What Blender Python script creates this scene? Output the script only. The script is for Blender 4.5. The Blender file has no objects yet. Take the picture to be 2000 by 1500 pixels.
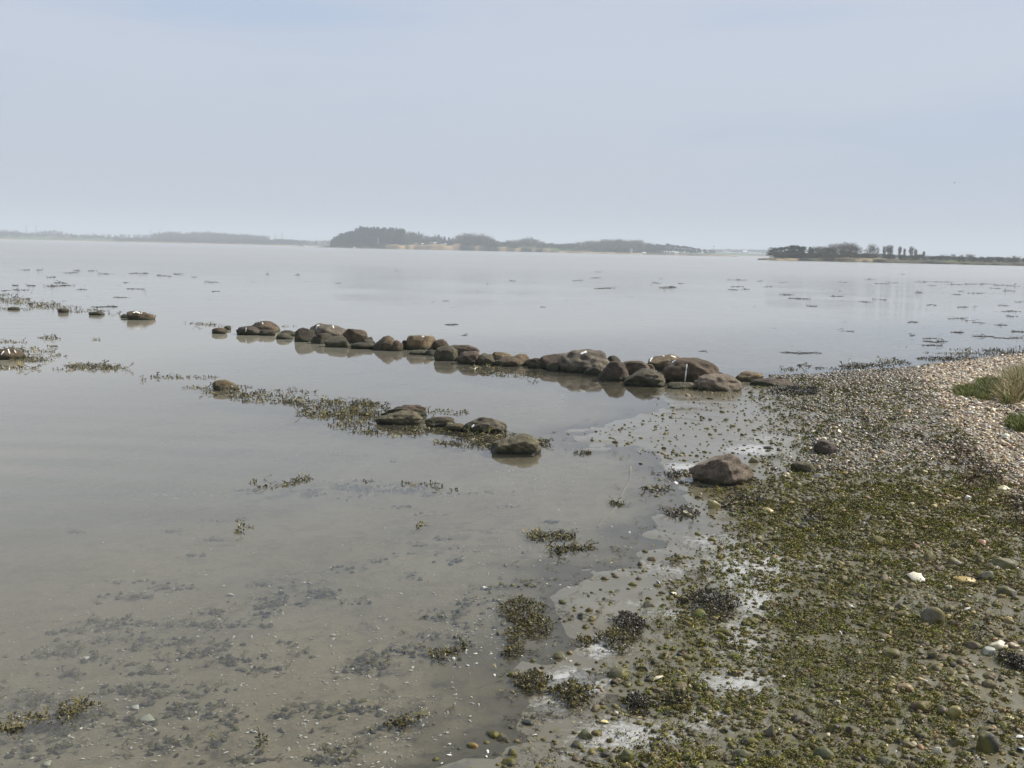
import bpy, math, random
import numpy as np
from mathutils import Vector, Matrix
from mathutils.bvhtree import BVHTree

random.seed(7); rng = np.random.default_rng(7)
SC = bpy.context.scene
COL = SC.collection

# ------------------------------------------------------------------ camera
F = 1963.0; CZ = 1.65
PITCH = math.radians(7.59); ROLL = math.radians(1.29)
fw = Vector((0, math.cos(PITCH), -math.sin(PITCH)))
r0 = Vector((1, 0, 0)); u0 = r0.cross(fw)
rt = r0 * math.cos(ROLL) + u0 * math.sin(ROLL)
up = u0 * math.cos(ROLL) - r0 * math.sin(ROLL)
cam_d = bpy.data.cameras.new('camera'); cam = bpy.data.objects.new('camera', cam_d); COL.objects.link(cam)
cam_d.sensor_width = 36; cam_d.lens = 36 * F / 2000; cam_d.clip_start = 0.05; cam_d.clip_end = 20000
M = Matrix((rt, up, -fw)).transposed().to_4x4(); M.translation = (0, 0, CZ)
cam.matrix_world = M
SC.camera = cam

# ------------------------------------------------------------------ world, sun, exposure
SUN_AZ = math.radians(68); SUN_EL = math.radians(42)
world = bpy.data.worlds.new('World'); SC.world = world; world.use_nodes = True
wt = world.node_tree; wt.nodes.clear()
def N(t, ty, **kw):
    n = t.nodes.new(ty)
    for k, v in kw.items():
        if k.startswith('i_'): n.inputs[k[2:].replace('_', ' ')].default_value = v
        else: setattr(n, k, v)
    return n
wo = N(wt, 'ShaderNodeOutputWorld'); bg = N(wt, 'ShaderNodeBackground'); bg.inputs['Strength'].default_value = 0.077
sky = N(wt, 'ShaderNodeTexSky'); sky.sky_type = 'NISHITA'; sky.sun_disc = False
sky.sun_elevation = SUN_EL; sky.sun_rotation = SUN_AZ; sky.dust_density = 3; sky.air_density = 1.0
tc = N(wt, 'ShaderNodeTexCoord')
mp = N(wt, 'ShaderNodeMapping'); mp.inputs['Scale'].default_value = (1.3, 1.3, 9.0); mp.inputs['Location'].default_value = (0.37, 0.2, 0.25)
cn = N(wt, 'ShaderNodeTexNoise'); cn.inputs['Scale'].default_value = 1.5; cn.inputs['Detail'].default_value = 4; cn.inputs['Roughness'].default_value = .45
cr = N(wt, 'ShaderNodeValToRGB'); cr.color_ramp.elements[0].position = .38; cr.color_ramp.elements[1].position = .54
cr.color_ramp.elements[0].color = (4.65, 5.6, 7.2, 1); cr.color_ramp.elements[1].color = (5.5, 6.03, 7.1, 1)
sx = N(wt, 'ShaderNodeSeparateXYZ'); hr = N(wt, 'ShaderNodeMapRange'); hr.inputs[1].default_value = 0.0; hr.inputs[2].default_value = 0.17
mixh = N(wt, 'ShaderNodeMix', data_type='RGBA'); mixh.inputs[6].default_value = (4.65, 5.13, 6.05, 1)
mixs = N(wt, 'ShaderNodeMix', data_type='RGBA'); mixs.inputs[0].default_value = 0.06
L = wt.links.new
L(tc.outputs['Generated'], mp.inputs[0]); L(mp.outputs[0], cn.inputs[0]); L(cn.outputs[0], cr.inputs[0])
L(tc.outputs['Generated'], sx.inputs[0]); L(sx.outputs[2], hr.inputs[0]); L(hr.outputs[0], mixh.inputs[0])
L(cr.outputs[0], mixh.inputs[7]); L(mixh.outputs[2], mixs.inputs[6]); L(sky.outputs[0], mixs.inputs[7])
L(mixs.outputs[2], bg.inputs[0]); L(bg.outputs[0], wo.inputs[0])

sd_ = bpy.data.lights.new('sun', 'SUN'); sun = bpy.data.objects.new('sun', sd_); COL.objects.link(sun)
sd_.energy = 5.0; sd_.angle = math.radians(1.5); sd_.color = (1.0, .94, .83)
sv = Vector((math.sin(SUN_AZ) * math.cos(SUN_EL), math.cos(SUN_AZ) * math.cos(SUN_EL), math.sin(SUN_EL)))
sun.rotation_euler = sv.to_track_quat('Z', 'Y').to_euler()
SC.view_settings.view_transform = 'Standard'; SC.view_settings.look = 'None'
SC.view_settings.exposure = 0.42; SC.view_settings.gamma = 1
SC.view_settings.use_curve_mapping = False
SC.render.engine = 'CYCLES'
SC.cycles.use_denoising = True
SC.cycles.max_bounces = 6; SC.cycles.transparent_max_bounces = 12; SC.cycles.volume_bounces = 0
SC.cycles.caustics_reflective = False; SC.cycles.caustics_refractive = False

# ------------------------------------------------------------------ maths helpers
RT = np.array(rt); UP = np.array(up); FW = np.array(fw)
def rays(px, py):
    px = np.asarray(px, float); py = np.asarray(py, float)
    return FW + RT * ((px - 1000) / F)[..., None] + UP * ((750 - py) / F)[..., None]
def at(px, py, z=0.0):                       # point where the sight line meets height z
    d = rays(px, py); t = (z - CZ) / d[..., 2]
    return np.stack([d[..., 0] * t, d[..., 1] * t, np.full(np.shape(t), 0.0) + z], -1)
def proj(p):
    q = p - np.array([0, 0, CZ]); zc = np.maximum(q @ FW, 1e-3)
    return 1000 + F * (q @ RT) / zc, 750 - F * (q @ UP) / zc, zc
_T = rng.random((256, 256))
def vnoise(x, y, s, o=0):
    x = x / s + 31.7 * o; y = y / s + 17.3 * o
    xi = np.floor(x).astype(int); yi = np.floor(y).astype(int); fx = x - xi; fy = y - yi
    fx = fx * fx * (3 - 2 * fx); fy = fy * fy * (3 - 2 * fy)
    g = lambda a, b: _T[a % 256, b % 256]
    return (g(xi, yi) * (1 - fx) + g(xi + 1, yi) * fx) * (1 - fy) + (g(xi, yi + 1) * (1 - fx) + g(xi + 1, yi + 1) * fx) * fy
def fbm(x, y, s, o=0, k=3):
    a = 0; w = 1; t = 0
    for i in range(k): a = a + w * vnoise(x, y, s / 2 ** i, o + i); t += w; w *= .5
    return a / t
def sstep(a, b, x):
    t = np.clip((x - a) / (b - a), 0, 1); return t * t * (3 - 2 * t)

SHORE = [(2400, 655), (2150, 674), (2000, 692), (1900, 704), (1800, 717), (1700, 724), (1600, 731), (1500, 735), (1420, 737), (1330, 745), (1290, 757),
         (1285, 775), (1300, 792), (1230, 822), (1110, 848), (1190, 872), (1290, 890), (1320, 915), (1285, 945), (1315, 975), (1345, 1010), (1325, 1045),
         (1260, 1080), (1240, 1100), (1190, 1130), (1160, 1165), (1110, 1190), (1090, 1225), (1100, 1262), (1020, 1300), (1000, 1340), (1025, 1390),
         (990, 1430), (940, 1460), (880, 1500), (760, 1620), (560, 1800)]
_s = np.array(SHORE, float); SW = at(_s[:, 0], _s[:, 1])[:, :2]
POLY = np.vstack([SW, [[-.9, .6], [-2.5, -12], [70, -12], [70, 60]]])
def sdist(x, y):                              # signed distance to the water line, positive on the beach
    p = np.stack([np.ravel(x), np.ravel(y)], -1).astype(float); n = len(POLY); out = np.full(len(p), 1e9); ins = np.zeros(len(p), bool)
    for i in range(n):
        a = POLY[i]; b = POLY[(i + 1) % n]; e = b - a; w = p - a
        t = np.clip((w @ e) / (e @ e), 0, 1); d = w - t[:, None] * e
        out = np.minimum(out, (d ** 2).sum(1))
        c = (a[1] > p[:, 1]) != (b[1] > p[:, 1])
        with np.errstate(divide='ignore', invalid='ignore'): xx = (b[0] - a[0]) * (p[:, 1] - a[1]) / (b[1] - a[1]) + a[0]
        ins ^= c & (p[:, 0] < xx)
    d = np.sqrt(out); return np.where(ins, d, -d).reshape(np.shape(x))
def height(x, y, s=None):
    x = np.asarray(x, float); y = np.asarray(y, float)
    if s is None: s = sdist(x, y)
    s = s + (fbm(x, y, .55, 60, 3) - .5) * .55 * np.exp(-(s / .8) ** 2) * np.exp(-np.hypot(x, y) / 25)
    pos = np.maximum(s, 0); neg = np.maximum(-s, 0)
    near = np.exp(-np.hypot(x, y - 5) / 14)
    z = 0.016 * np.minimum(pos, 2.5) + 0.27 * sstep(2.0, 6.5, pos)
    z = z - (0.024 * np.minimum(neg, 12) + 0.004 * np.minimum(neg, 12) ** 1.6 + 0.02 * np.clip(neg - 12, 0, 60))
    z = z + (fbm(x, y, 1.1, 3, 4) - .5) * .030 * near * (0.35 + .65 * sstep(0, .8, pos) + .5 * sstep(.3, 2, neg)) + (vnoise(x, y, .11, 9) - .5) * .007 * near + (fbm(x, y, .35, 77, 3) - .5) * .016 * near * np.exp(-(s / .9) ** 2)
    return z
def ground(px, py):
    px = np.asarray(px, float); py = np.asarray(py, float); z = np.zeros(px.shape)
    for _ in range(5):
        p = at(px, py, z) if np.ndim(z) == 0 else _atz(px, py, z); z = height(p[..., 0], p[..., 1])
    p[..., 2] = z; return p
def _atz(px, py, z):
    d = rays(px, py); t = (z - CZ) / d[..., 2]; return np.stack([d[..., 0] * t, d[..., 1] * t, z + 0 * t], -1)
def gauss(px, py, lst):
    m = np.zeros(np.shape(px))
    for cx, cy, rx, ry, a in lst: m = np.maximum(m, a * np.exp(-(((px - cx) / rx) ** 2 + ((py - cy) / ry) ** 2)))
    return m
FOAM = [(1115, 1335, 60, 28, 1), (1180, 1262, 45, 20, 1), (1080, 1380, 35, 25, .9), (1230, 1440, 110, 35, .9), (1470, 1110, 75, 45, 1), (1480, 1160, 45, 50, 1), (1450, 1250, 60, 45, .9),
        (1440, 1330, 80, 30, .9), (1380, 1410, 80, 28, .8), (1490, 1330, 40, 60, .7), (1390, 1060, 70, 22, .7), (1330, 1200, 60, 14, .8), (1500, 858, 60, 14, .7), (1475, 878, 50, 10, 1),
        (1335, 912, 35, 7, 1), (1260, 1180, 60, 10, .6), (1320, 1110, 60, 18, .7), (1510, 1410, 40, 40, .6), (1140, 1480, 90, 18, .6), (1510, 1190, 40, 40, .6), (1265, 1100, 50, 12, .6)]
DARKG = [(1690, 1130, 120, 16, .8), (1780, 1200, 60, 16, .8), (1340, 1020, 50, 14, .6), (1740, 960, 120, 12, .5), (1700, 1320, 70, 10, .4), (1830, 1290, 60, 12, .5), (1240, 1230, 60, 16, .5), (1640, 1080, 60, 8, .5)]
def gravel_w(px, py): return sstep(0, 110, px - (1735 + (py - 720) * .78)) * sstep(680, 730, py + (px - 1850) * .15)
def algae_w(px, py, s):
    a = sstep(.15, .7, s) * sstep(900, 1000, py) + .18 * sstep(.1, .5, s) * sstep(1440, 1600, px) * (1 - sstep(900, 1000, py))
    return np.clip(a, 0, 1) * (1 - .9 * gravel_w(px, py)) * (1 - .55 * sstep(1780, 1980, px) * sstep(1000, 1200, py))

# ------------------------------------------------------------------ objects helpers
def tag(o, label=None, cat=None, group=None, kind=None):
    if label: o['label'] = label
    if cat: o['category'] = cat
    if group: o['group'] = group
    if kind: o['kind'] = kind
    return o
def mesh_np(name, V, Fc, mats, smooth=False, col=None, fmat=None, attrs=None):
    me = bpy.data.meshes.new(name); V = np.asarray(V, np.float32); Fc = np.asarray(Fc, np.int32); k = Fc.shape[1]
    me.vertices.add(len(V)); me.vertices.foreach_set('co', V.ravel())
    me.loops.add(Fc.size); me.loops.foreach_set('vertex_index', Fc.ravel())
    me.polygons.add(len(Fc)); me.polygons.foreach_set('loop_start', np.arange(0, Fc.size, k, dtype=np.int32))
    for m in (mats if isinstance(mats, (list, tuple)) else [mats]): me.materials.append(m)
    if fmat is not None: me.polygons.foreach_set('material_index', np.asarray(fmat, np.int32))
    me.polygons.foreach_set('use_smooth', np.full(len(Fc), bool(smooth)))
    if col is not None:
        ca = me.attributes.new('tint', 'FLOAT_COLOR', 'POINT'); c = np.ones((len(V), 4), np.float32); c[:, :3] = col; ca.data.foreach_set('color', c.ravel())
    for nm, a in (attrs or {}).items():
        at_ = me.attributes.new(nm, 'FLOAT', 'POINT'); at_.data.foreach_set('value', np.asarray(a, np.float32))
    me.update(calc_edges=True); me.validate()
    return me
def link(name, me, loc=(0, 0, 0), parent=None):
    o = bpy.data.objects.new(name, me); COL.objects.link(o); o.location = loc
    if parent: o.parent = parent
    return o
class Soup:                                    # collects transformed copies of triangle templates, builds ONE mesh
    def __init__(s): s.V = []; s.F = []; s.C = []; s.n = 0
    def add(s, tv, tf, A, T, C):               # A (N,3,3), T (N,3), C (N,3) or (N,nv,3)
        if len(T) == 0: return
        tv = np.asarray(tv); tf = np.asarray(tf); n = len(T)
        V = np.einsum('nij,vj->nvi', A, tv) + T[:, None, :]
        Fx = tf[None] + (s.n + np.arange(n) * len(tv))[:, None, None]
        C = np.asarray(C); C = np.broadcast_to(C[:, None, :] if C.ndim == 2 else C, V.shape)
        s.V.append(V.reshape(-1, 3)); s.F.append(Fx.reshape(-1, 3)); s.C.append(C.reshape(-1, 3)); s.n += n * len(tv)
    def mesh(s, name, mat, smooth=False, off=None):
        V = np.concatenate(s.V); 
        if off is not None: V = V - np.asarray(off)
        return mesh_np(name, V, np.concatenate(s.F), mat, smooth, np.concatenate(s.C))
def rots(n, tilt=.3, g=rng):                   # random yaw, small tilts
    a = g.random(n) * 6.283; bx = g.normal(0, tilt, n); by = g.normal(0, tilt, n)
    ca, sa, cb, sb, cc, sc = np.cos(a), np.sin(a), np.cos(bx), np.sin(bx), np.cos(by), np.sin(by); o = np.zeros(n); e = np.ones(n)
    Z = np.stack([ca, -sa, o, sa, ca, o, o, o, e], -1).reshape(n, 3, 3)
    X = np.stack([e, o, o, o, cb, -sb, o, sb, cb], -1).reshape(n, 3, 3)
    Y = np.stack([cc, o, sc, o, e, o, -sc, o, cc], -1).reshape(n, 3, 3)
    return Z @ X @ Y
def ico(sub):
    import bmesh
    bm = bmesh.new(); bmesh.ops.create_icosphere(bm, subdivisions=sub, radius=1)
    v = np.array([x.co[:] for x in bm.verts]); f = np.array([[q.index for q in p.verts] for p in bm.faces]); bm.free(); return v, f
ICO = {k: ico(k) for k in (1, 2, 3, 4, 5)}
def lump(sub, seed, block=1.0, rough=.12, cuts=3, fine=0.0):      # irregular stone form, extents -1..1
    g = np.random.default_rng(seed); v, f = ICO[sub]; v = v.copy()
    v = np.sign(v) * np.abs(v) ** block; v /= np.linalg.norm(v, axis=1).max()
    nrm = v / np.maximum(np.linalg.norm(v, axis=1), 1e-6)[:, None]
    d = np.zeros(len(v))
    for i in range(10):
        k = g.normal(0, 1, 3) * (1.3 + i * .28); d += np.cos(v @ k + g.random() * 6.28) / (1 + i * .35)
    v = v * (1 + rough * d / 2.2)[:, None]
    for i in range(cuts):
        n = g.normal(0, 1, 3); n[2] = abs(n[2]) * .8; n /= np.linalg.norm(n); o = g.uniform(.55, .8)
        ex = v @ n - o; v = v - np.where(ex > 0, ex * .9, 0)[:, None] * n
    if fine:
        d = np.zeros(len(v))
        for i in range(24): k = g.normal(0, 1, 3); k *= g.uniform(7, 22) / np.linalg.norm(k); d += np.cos(v @ k + g.random() * 6.28)
        v = v * (1 + fine * d / 5)[:, None]
    lo, hi = v.min(0), v.max(0); return (v - (lo + hi) / 2) / ((hi - lo) / 2), f

# ------------------------------------------------------------------ materials
def mat(name):
    m = bpy.data.materials.new(name); m.use_nodes = True; t = m.node_tree; t.nodes.clear()
    o = N(t, 'ShaderNodeOutputMaterial'); b = N(t, 'ShaderNodeBsdfPrincipled'); t.links.new(b.outputs[0], o.inputs[0])
    return m, t, b, o
def noise(t, vec, scale, detail=4, rough=.5):
    n = N(t, 'ShaderNodeTexNoise'); n.inputs['Scale'].default_value = scale; n.inputs['Detail'].default_value = detail; n.inputs['Roughness'].default_value = rough
    t.links.new(vec, n.inputs[0]); return n.outputs[0]
def ramp(t, fac, stops):
    r = N(t, 'ShaderNodeValToRGB'); el = r.color_ramp.elements
    while len(el) < len(stops): el.new(.5)
    for e, (p, c) in zip(el, stops):
        e.position = p; e.color = (*c, 1) if len(c) == 3 else c
    t.links.new(fac, r.inputs[0]); return r.outputs[0]
def mixc(t, fac, a, b, mode='MIX'):
    m = N(t, 'ShaderNodeMix', data_type='RGBA', blend_type=mode)
    for i, x in ((0, fac), (6, a), (7, b)):
        if isinstance(x, (int, float)): m.inputs[i].default_value = x
        elif isinstance(x, tuple): m.inputs[i].default_value = (*x, 1)
        else: t.links.new(x, m.inputs[i])
    return m.outputs[2]
def mth(t, op, a, b=None, c=None, clamp=False):
    m = N(t, 'ShaderNodeMath', operation=op, use_clamp=clamp)
    for i, x in enumerate((a, b, c)):
        if x is None: continue
        if isinstance(x, (int, float)): m.inputs[i].default_value = x
        else: t.links.new(x, m.inputs[i])
    return m.outputs[0]
def mrange(t, x, a, b, c=0., d=1.):
    m = N(t, 'ShaderNodeMapRange'); m.inputs[1].default_value = a; m.inputs[2].default_value = b; m.inputs[3].default_value = c; m.inputs[4].default_value = d
    t.links.new(x, m.inputs[0]); return m.outputs[0]
def bump(t, b, h, strength, dist):
    n = N(t, 'ShaderNodeBump'); n.inputs['Strength'].default_value = strength; n.inputs['Distance'].default_value = dist
    t.links.new(h, n.inputs['Height']); t.links.new(n.outputs[0], b.inputs['Normal']); return n.outputs[0]
def attr(t, name): a = N(t, 'ShaderNodeAttribute'); a.attribute_name = name; return a

def ground_mat():
    m, t, b, o = mat('wet_sand'); g = N(t, 'ShaderNodeNewGeometry').outputs['Position']
    n1 = noise(t, g, 1.3, 5); n2 = noise(t, g, 60, 4, .7); n3 = noise(t, g, 9, 5, .6)
    base = ramp(t, n1, [(.3, (.130, .114, .070)), (.7, (.185, .166, .108))])
    base = mixc(t, attr(t, 'bed').outputs['Fac'], base, ramp(t, n1, [(.3, (.25, .218, .148)), (.7, (.32, .285, .20))]))
    base = mixc(t, mrange(t, n2, .35, .7, 0, .45), base, (.11, .095, .065))
    base = mixc(t, mrange(t, n3, .48, .66, 0, .35), base, (.085, .078, .055))
    # grit and shell hash
    vo = N(t, 'ShaderNodeTexVoronoi'); vo.inputs['Scale'].default_value = 85; t.links.new(g, vo.inputs[0])
    sp = mth(t, 'LESS_THAN', vo.outputs['Distance'], .16); sc = N(t, 'ShaderNodeSeparateColor'); t.links.new(vo.outputs['Color'], sc.inputs[0])
    sp = mth(t, 'MULTIPLY', sp, mth(t, 'GREATER_THAN', sc.outputs[0], .82))
    base = mixc(t, mth(t, 'MULTIPLY', sp, .8), base, ramp(t, sc.outputs[1], [(.3, (.03, .03, .03)), (.5, (.12, .09, .04)), (.8, (.55, .53, .46))]))
    base = mixc(t, mth(t, 'MULTIPLY', mth(t, 'MULTIPLY', attr(t, 'wet').outputs['Fac'], mth(t, 'SUBTRACT', 1.0, attr(t, 'bed').outputs['Fac'])), .68), base, (.095, .085, .060))
    # green algal film
    am = mth(t, 'MULTIPLY', attr(t, 'algae').outputs['Fac'], mrange(t, n3, .38, .60)); 
    base = mixc(t, mth(t, 'MULTIPLY', am, .75), base, ramp(t, n2, [(.3, (.040, .040, .012)), (.55, (.085, .080, .024)), (.75, (.14, .125, .05))]))
    # dark mud
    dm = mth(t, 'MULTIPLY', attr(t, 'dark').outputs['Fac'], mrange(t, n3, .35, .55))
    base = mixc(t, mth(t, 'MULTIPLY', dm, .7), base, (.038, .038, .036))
    # pale dried film
    n4 = noise(t, g, 42, 6, .72); fa = attr(t, 'foam').outputs['Fac']
    fm = mrange(t, mth(t, 'ADD', mth(t, 'MULTIPLY', fa, .52), mth(t, 'ADD', mth(t, 'MULTIPLY', n4, .7), mth(t, 'MULTIPLY', n3, .35))), .80, 1.04)
    fm = mth(t, 'MULTIPLY', fm, mrange(t, fa, .1, .5))
    base = mixc(t, mth(t, 'MULTIPLY', fm, .85), base, (.42, .42, .41))
    # gravelly earth
    base = mixc(t, mth(t, 'MULTIPLY', attr(t, 'gravel').outputs['Fac'], .85), base, ramp(t, n2, [(.3, (.08, .062, .038)), (.7, (.18, .145, .09))]))
    # underwater dark debris film
    base = mixc(t, mth(t, 'MULTIPLY', attr(t, 'debris').outputs['Fac'], mrange(t, noise(t, g, 14, 6, .7), .50, .62, 0, .85)), base, (.045, .043, .040))
    t.links.new(base, b.inputs['Base Color'])
    dry = mth(t, 'MAXIMUM', mth(t, 'MAXIMUM', attr(t, 'gravel').outputs['Fac'], fm), mth(t, 'MULTIPLY', am, .8))
    rg = mth(t, 'ADD', mrange(t, n1, .35, .65, .22, .42), mth(t, 'MULTIPLY', dry, .4), clamp=True)
    wt_ = attr(t, 'wet').outputs['Fac']; rg = mth(t, 'MULTIPLY', rg, mth(t, 'SUBTRACT', 1.0, mth(t, 'MULTIPLY', wt_, .85))); t.links.new(rg, b.inputs['Roughness'])
    hb = mth(t, 'ADD', mth(t, 'MULTIPLY', n2, .5), mth(t, 'MULTIPLY', n3, 1.3))
    bump(t, b, mth(t, 'MULTIPLY', mth(t, 'ADD', hb, mth(t, 'MULTIPLY', am, mth(t, 'MULTIPLY', n4, 2.))), mth(t, 'SUBTRACT', 1.0, mth(t, 'MULTIPLY', wt_, .8))), .55, .008)
    return m
def stone_mat(name, rough=.55, bumpd=.002, spec=.5, vary=.35, alg=0.0):
    m, t, b, o = mat(name); a = attr(t, 'tint').outputs['Color']; g = N(t, 'ShaderNodeNewGeometry').outputs['Position']
    n1 = noise(t, g, 70, 5, .65); n2 = noise(t, g, 320, 3, .6)
    c = mixc(t, mrange(t, n1, .35, .68, 0, vary), a, (.035, .032, .025))
    c = mixc(t, mrange(t, n2, .55, .75, 0, .18), c, (.36, .33, .25))
    if alg: c = mixc(t, mth(t, 'MULTIPLY', mrange(t, noise(t, g, 26, 4, .6), .45, .6), alg), c, (.105, .095, .016))
    t.links.new(c, b.inputs['Base Color']); t.links.new(mrange(t, n1, .3, .7, rough - .15, rough + .2), b.inputs['Roughness'])
    b.inputs['Specular IOR Level'].default_value = spec
    bump(t, b, mth(t, 'ADD', n1, mth(t, 'MULTIPLY', n2, .3)), .7, bumpd); return m
def weed_mat(name, rough=.35, spec=.6, trans=0.0):
    m, t, b, o = mat(name); a = attr(t, 'tint').outputs['Color']; g = N(t, 'ShaderNodeNewGeometry').outputs['Position']
    n1 = noise(t, g, 45, 3)
    t.links.new(mixc(t, mrange(t, n1, .35, .7, 0, .5), a, (.02, .018, .008)), b.inputs['Base Color']); b.inputs['Roughness'].default_value = rough
    b.inputs['Specular IOR Level'].default_value = spec; return m
def boulder_mat(name, c1, c2, c3, algh=.06, alg=(.045, .055, .018), stripes=None, scale=1.0, dark=.0):
    m, t, b, o = mat(name); g = N(t, 'ShaderNodeNewGeometry').outputs['Position']; tc = N(t, 'ShaderNodeTexCoord').outputs['Object']
    n1 = noise(t, tc, 6 * scale, 6, .6); n2 = noise(t, tc, 45 * scale, 5, .7); n3 = noise(t, tc, 160 * scale, 3, .7)
    wm = lambda q: (q[0] * 1.02, q[1] * .90, q[2] * .75)
    c1, c2, c3 = wm(tuple(x * .8 for x in c1)), wm(c2), wm(c3); c = ramp(t, n1, [(.33, c1), (.5, c2), (.66, c3)])
    if stripes:
        w = N(t, 'ShaderNodeTexWave'); w.inputs['Scale'].default_value = stripes; w.inputs['Distortion'].default_value = 5; w.inputs['Detail'].default_value = 3; w.inputs['Detail Scale'].default_value = 1.6
        mp = N(t, 'ShaderNodeMapping'); mp.inputs['Rotation'].default_value = (.3, .9, .4); t.links.new(tc, mp.inputs[0]); t.links.new(mp.outputs[0], w.inputs[0])
        c = mixc(t, mrange(t, w.outputs['Fac'], .2, .8, 0, .55), c, tuple(x * .45 for x in c1))
    c = mixc(t, mrange(t, n2, .46, .66, 0, .8), c, tuple(x * .38 for x in c1))
    c = mixc(t, mrange(t, n3, .56, .72, 0, .45), c, tuple(min(x * 2.1, .5) for x in c3))
    sp = N(t, 'ShaderNodeSeparateXYZ'); t.links.new(g, sp.inputs[0])
    zz = mth(t, 'ADD', sp.outputs[2], mth(t, 'MULTIPLY', mth(t, 'SUBTRACT', n1, .5), .16))
    am = mrange(t, zz, algh * .4, algh * 1.5, 1, 0)
    c = mixc(t, mth(t, 'MULTIPLY', am, .9), c, ramp(t, n2, [(.3, tuple(x * .45 for x in alg)), (.6, alg), (.8, tuple(x * 1.9 for x in alg))]))
    wet = mrange(t, sp.outputs[2], .012, .035, 1, 0)
    c = mixc(t, mth(t, 'MULTIPLY', wet, .75), c, (.018, .017, .012))
    t.links.new(c, b.inputs['Base Color']); t.links.new(mrange(t, wet, 0, 1, .72, .3), b.inputs['Roughness'])
    b.inputs['Specular IOR Level'].default_value = .35
    bump(t, b, mth(t, 'ADD', mth(t, 'MULTIPLY', n2, 1.), mth(t, 'MULTIPLY', n3, .5)), 1.0, .028); return m
def plain(name, c, rough=.6, vary=.3, scale=8, met=0):
    m, t, b, o = mat(name); g = N(t, 'ShaderNodeTexCoord').outputs['Object']; n = noise(t, g, scale, 4)
    t.links.new(mixc(t, mrange(t, n, .35, .7, 0, vary), c, tuple(x * .5 for x in c)), b.inputs['Base Color']); b.inputs['Roughness'].default_value = rough; b.inputs['Metallic'].default_value = met; return m
def water_mat():
    m, t, b, o = mat('water'); t.nodes.remove(b); g = N(t, 'ShaderNodeNewGeometry').outputs['Position']
    mp = N(t, 'ShaderNodeMapping'); mp.inputs['Scale'].default_value = (.6, 1.6, 1); mp.inputs['Rotation'].default_value = (0, 0, math.radians(12)); t.links.new(g, mp.inputs[0])
    calm = mrange(t, noise(t, g, .12, 3), .40, .62, .25, 1.)
    h1 = noise(t, mp.outputs[0], 2.2, 3, .5); h2 = noise(t, mp.outputs[0], 11, 3, .5)
    w = N(t, 'ShaderNodeTexWave'); w.bands_direction = 'Y'; w.inputs['Scale'].default_value = .32; w.inputs['Distortion'].default_value = 3.5; w.inputs['Detail'].default_value = 2; w.inputs['Detail Scale'].default_value = .6
    t.links.new(mp.outputs[0], w.inputs[0])
    rip = attr(t, 'ripple').outputs['Fac']
    h = mth(t, 'ADD', mth(t, 'MULTIPLY', h1, .55), mth(t, 'MULTIPLY', h2, .16)); h = mth(t, 'MULTIPLY', h, mth(t, 'MULTIPLY', calm, rip))
    h = mth(t, 'ADD', h, mth(t, 'MULTIPLY', mth(t, 'MULTIPLY', w.outputs['Fac'], .35), attr(t, 'swell').outputs['Fac']))
    bn = N(t, 'ShaderNodeBump'); bn.inputs['Strength'].default_value = 1; bn.inputs['Distance'].default_value = .012; t.links.new(h, bn.inputs['Height'])
    fr = N(t, 'ShaderNodeFresnel'); fr.inputs['IOR'].default_value = 1.333; t.links.new(bn.outputs[0], fr.inputs['Normal'])
    gl = N(t, 'ShaderNodeBsdfGlossy'); t.links.new(attr(t, 'rough').outputs['Fac'], gl.inputs['Roughness']); gl.inputs['Color'].default_value = (.97, .97, .97, 1); t.links.new(bn.outputs[0], gl.inputs['Normal'])
    tr = N(t, 'ShaderNodeBsdfTransparent'); tr.inputs['Color'].default_value = (.96, .965, .95, 1)
    df = N(t, 'ShaderNodeBsdfDiffuse'); df.inputs['Color'].default_value = (.235, .22, .175, 1)
    mx1 = N(t, 'ShaderNodeMixShader'); t.links.new(attr(t, 'murk').outputs['Fac'], mx1.inputs[0]); t.links.new(tr.outputs[0], mx1.inputs[1]); t.links.new(df.outputs[0], mx1.inputs[2])
    mx = N(t, 'ShaderNodeMixShader'); t.links.new(mth(t, 'MULTIPLY', fr.outputs[0], attr(t, 'calmf').outputs['Fac']), mx.inputs[0]); t.links.new(mx1.outputs[0], mx.inputs[1]); t.links.new(gl.outputs[0], mx.inputs[2])
    t.links.new(mx.outputs[0], o.inputs[0]); return m

# ------------------------------------------------------------------ ground sheet and water sheet
def axis(lo, hi, a, b, step, gr=1.12):
    c = list(np.arange(a, b + step, step)); x = c[-1]; s = step
    while x < hi: s *= gr; x += s; c.append(x)
    x = c[0]; s = step; pre = []
    while x > lo: s *= gr; x -= s; pre.append(x)
    return np.array(pre[::-1] + c)
def grid(X, Y):
    nx, ny = len(X), len(Y); gx, gy = np.meshgrid(X, Y); i = np.arange(nx * ny).reshape(ny, nx)
    q = np.stack([i[:-1, :-1], i[:-1, 1:], i[1:, 1:], i[1:, :-1]], -1).reshape(-1, 4); return gx.ravel(), gy.ravel(), q
gx, gy, q = grid(axis(-5000, 5000, -3.2, 6.5, .048, 1.06), axis(-60, 6500, 2.4, 11, .048, 1.05))
gs = sdist(gx, gy); gz = height(gx, gy, gs); V = np.stack([gx, gy, gz], -1)
ppx, ppy, pz = proj(V); infr = (pz > .5)
foam = gauss(ppx, ppy, [(a, b, c * 1.6, d * 1.55, e) for a, b, c, d, e in FOAM]) * infr * (gs > -.1)
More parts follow.
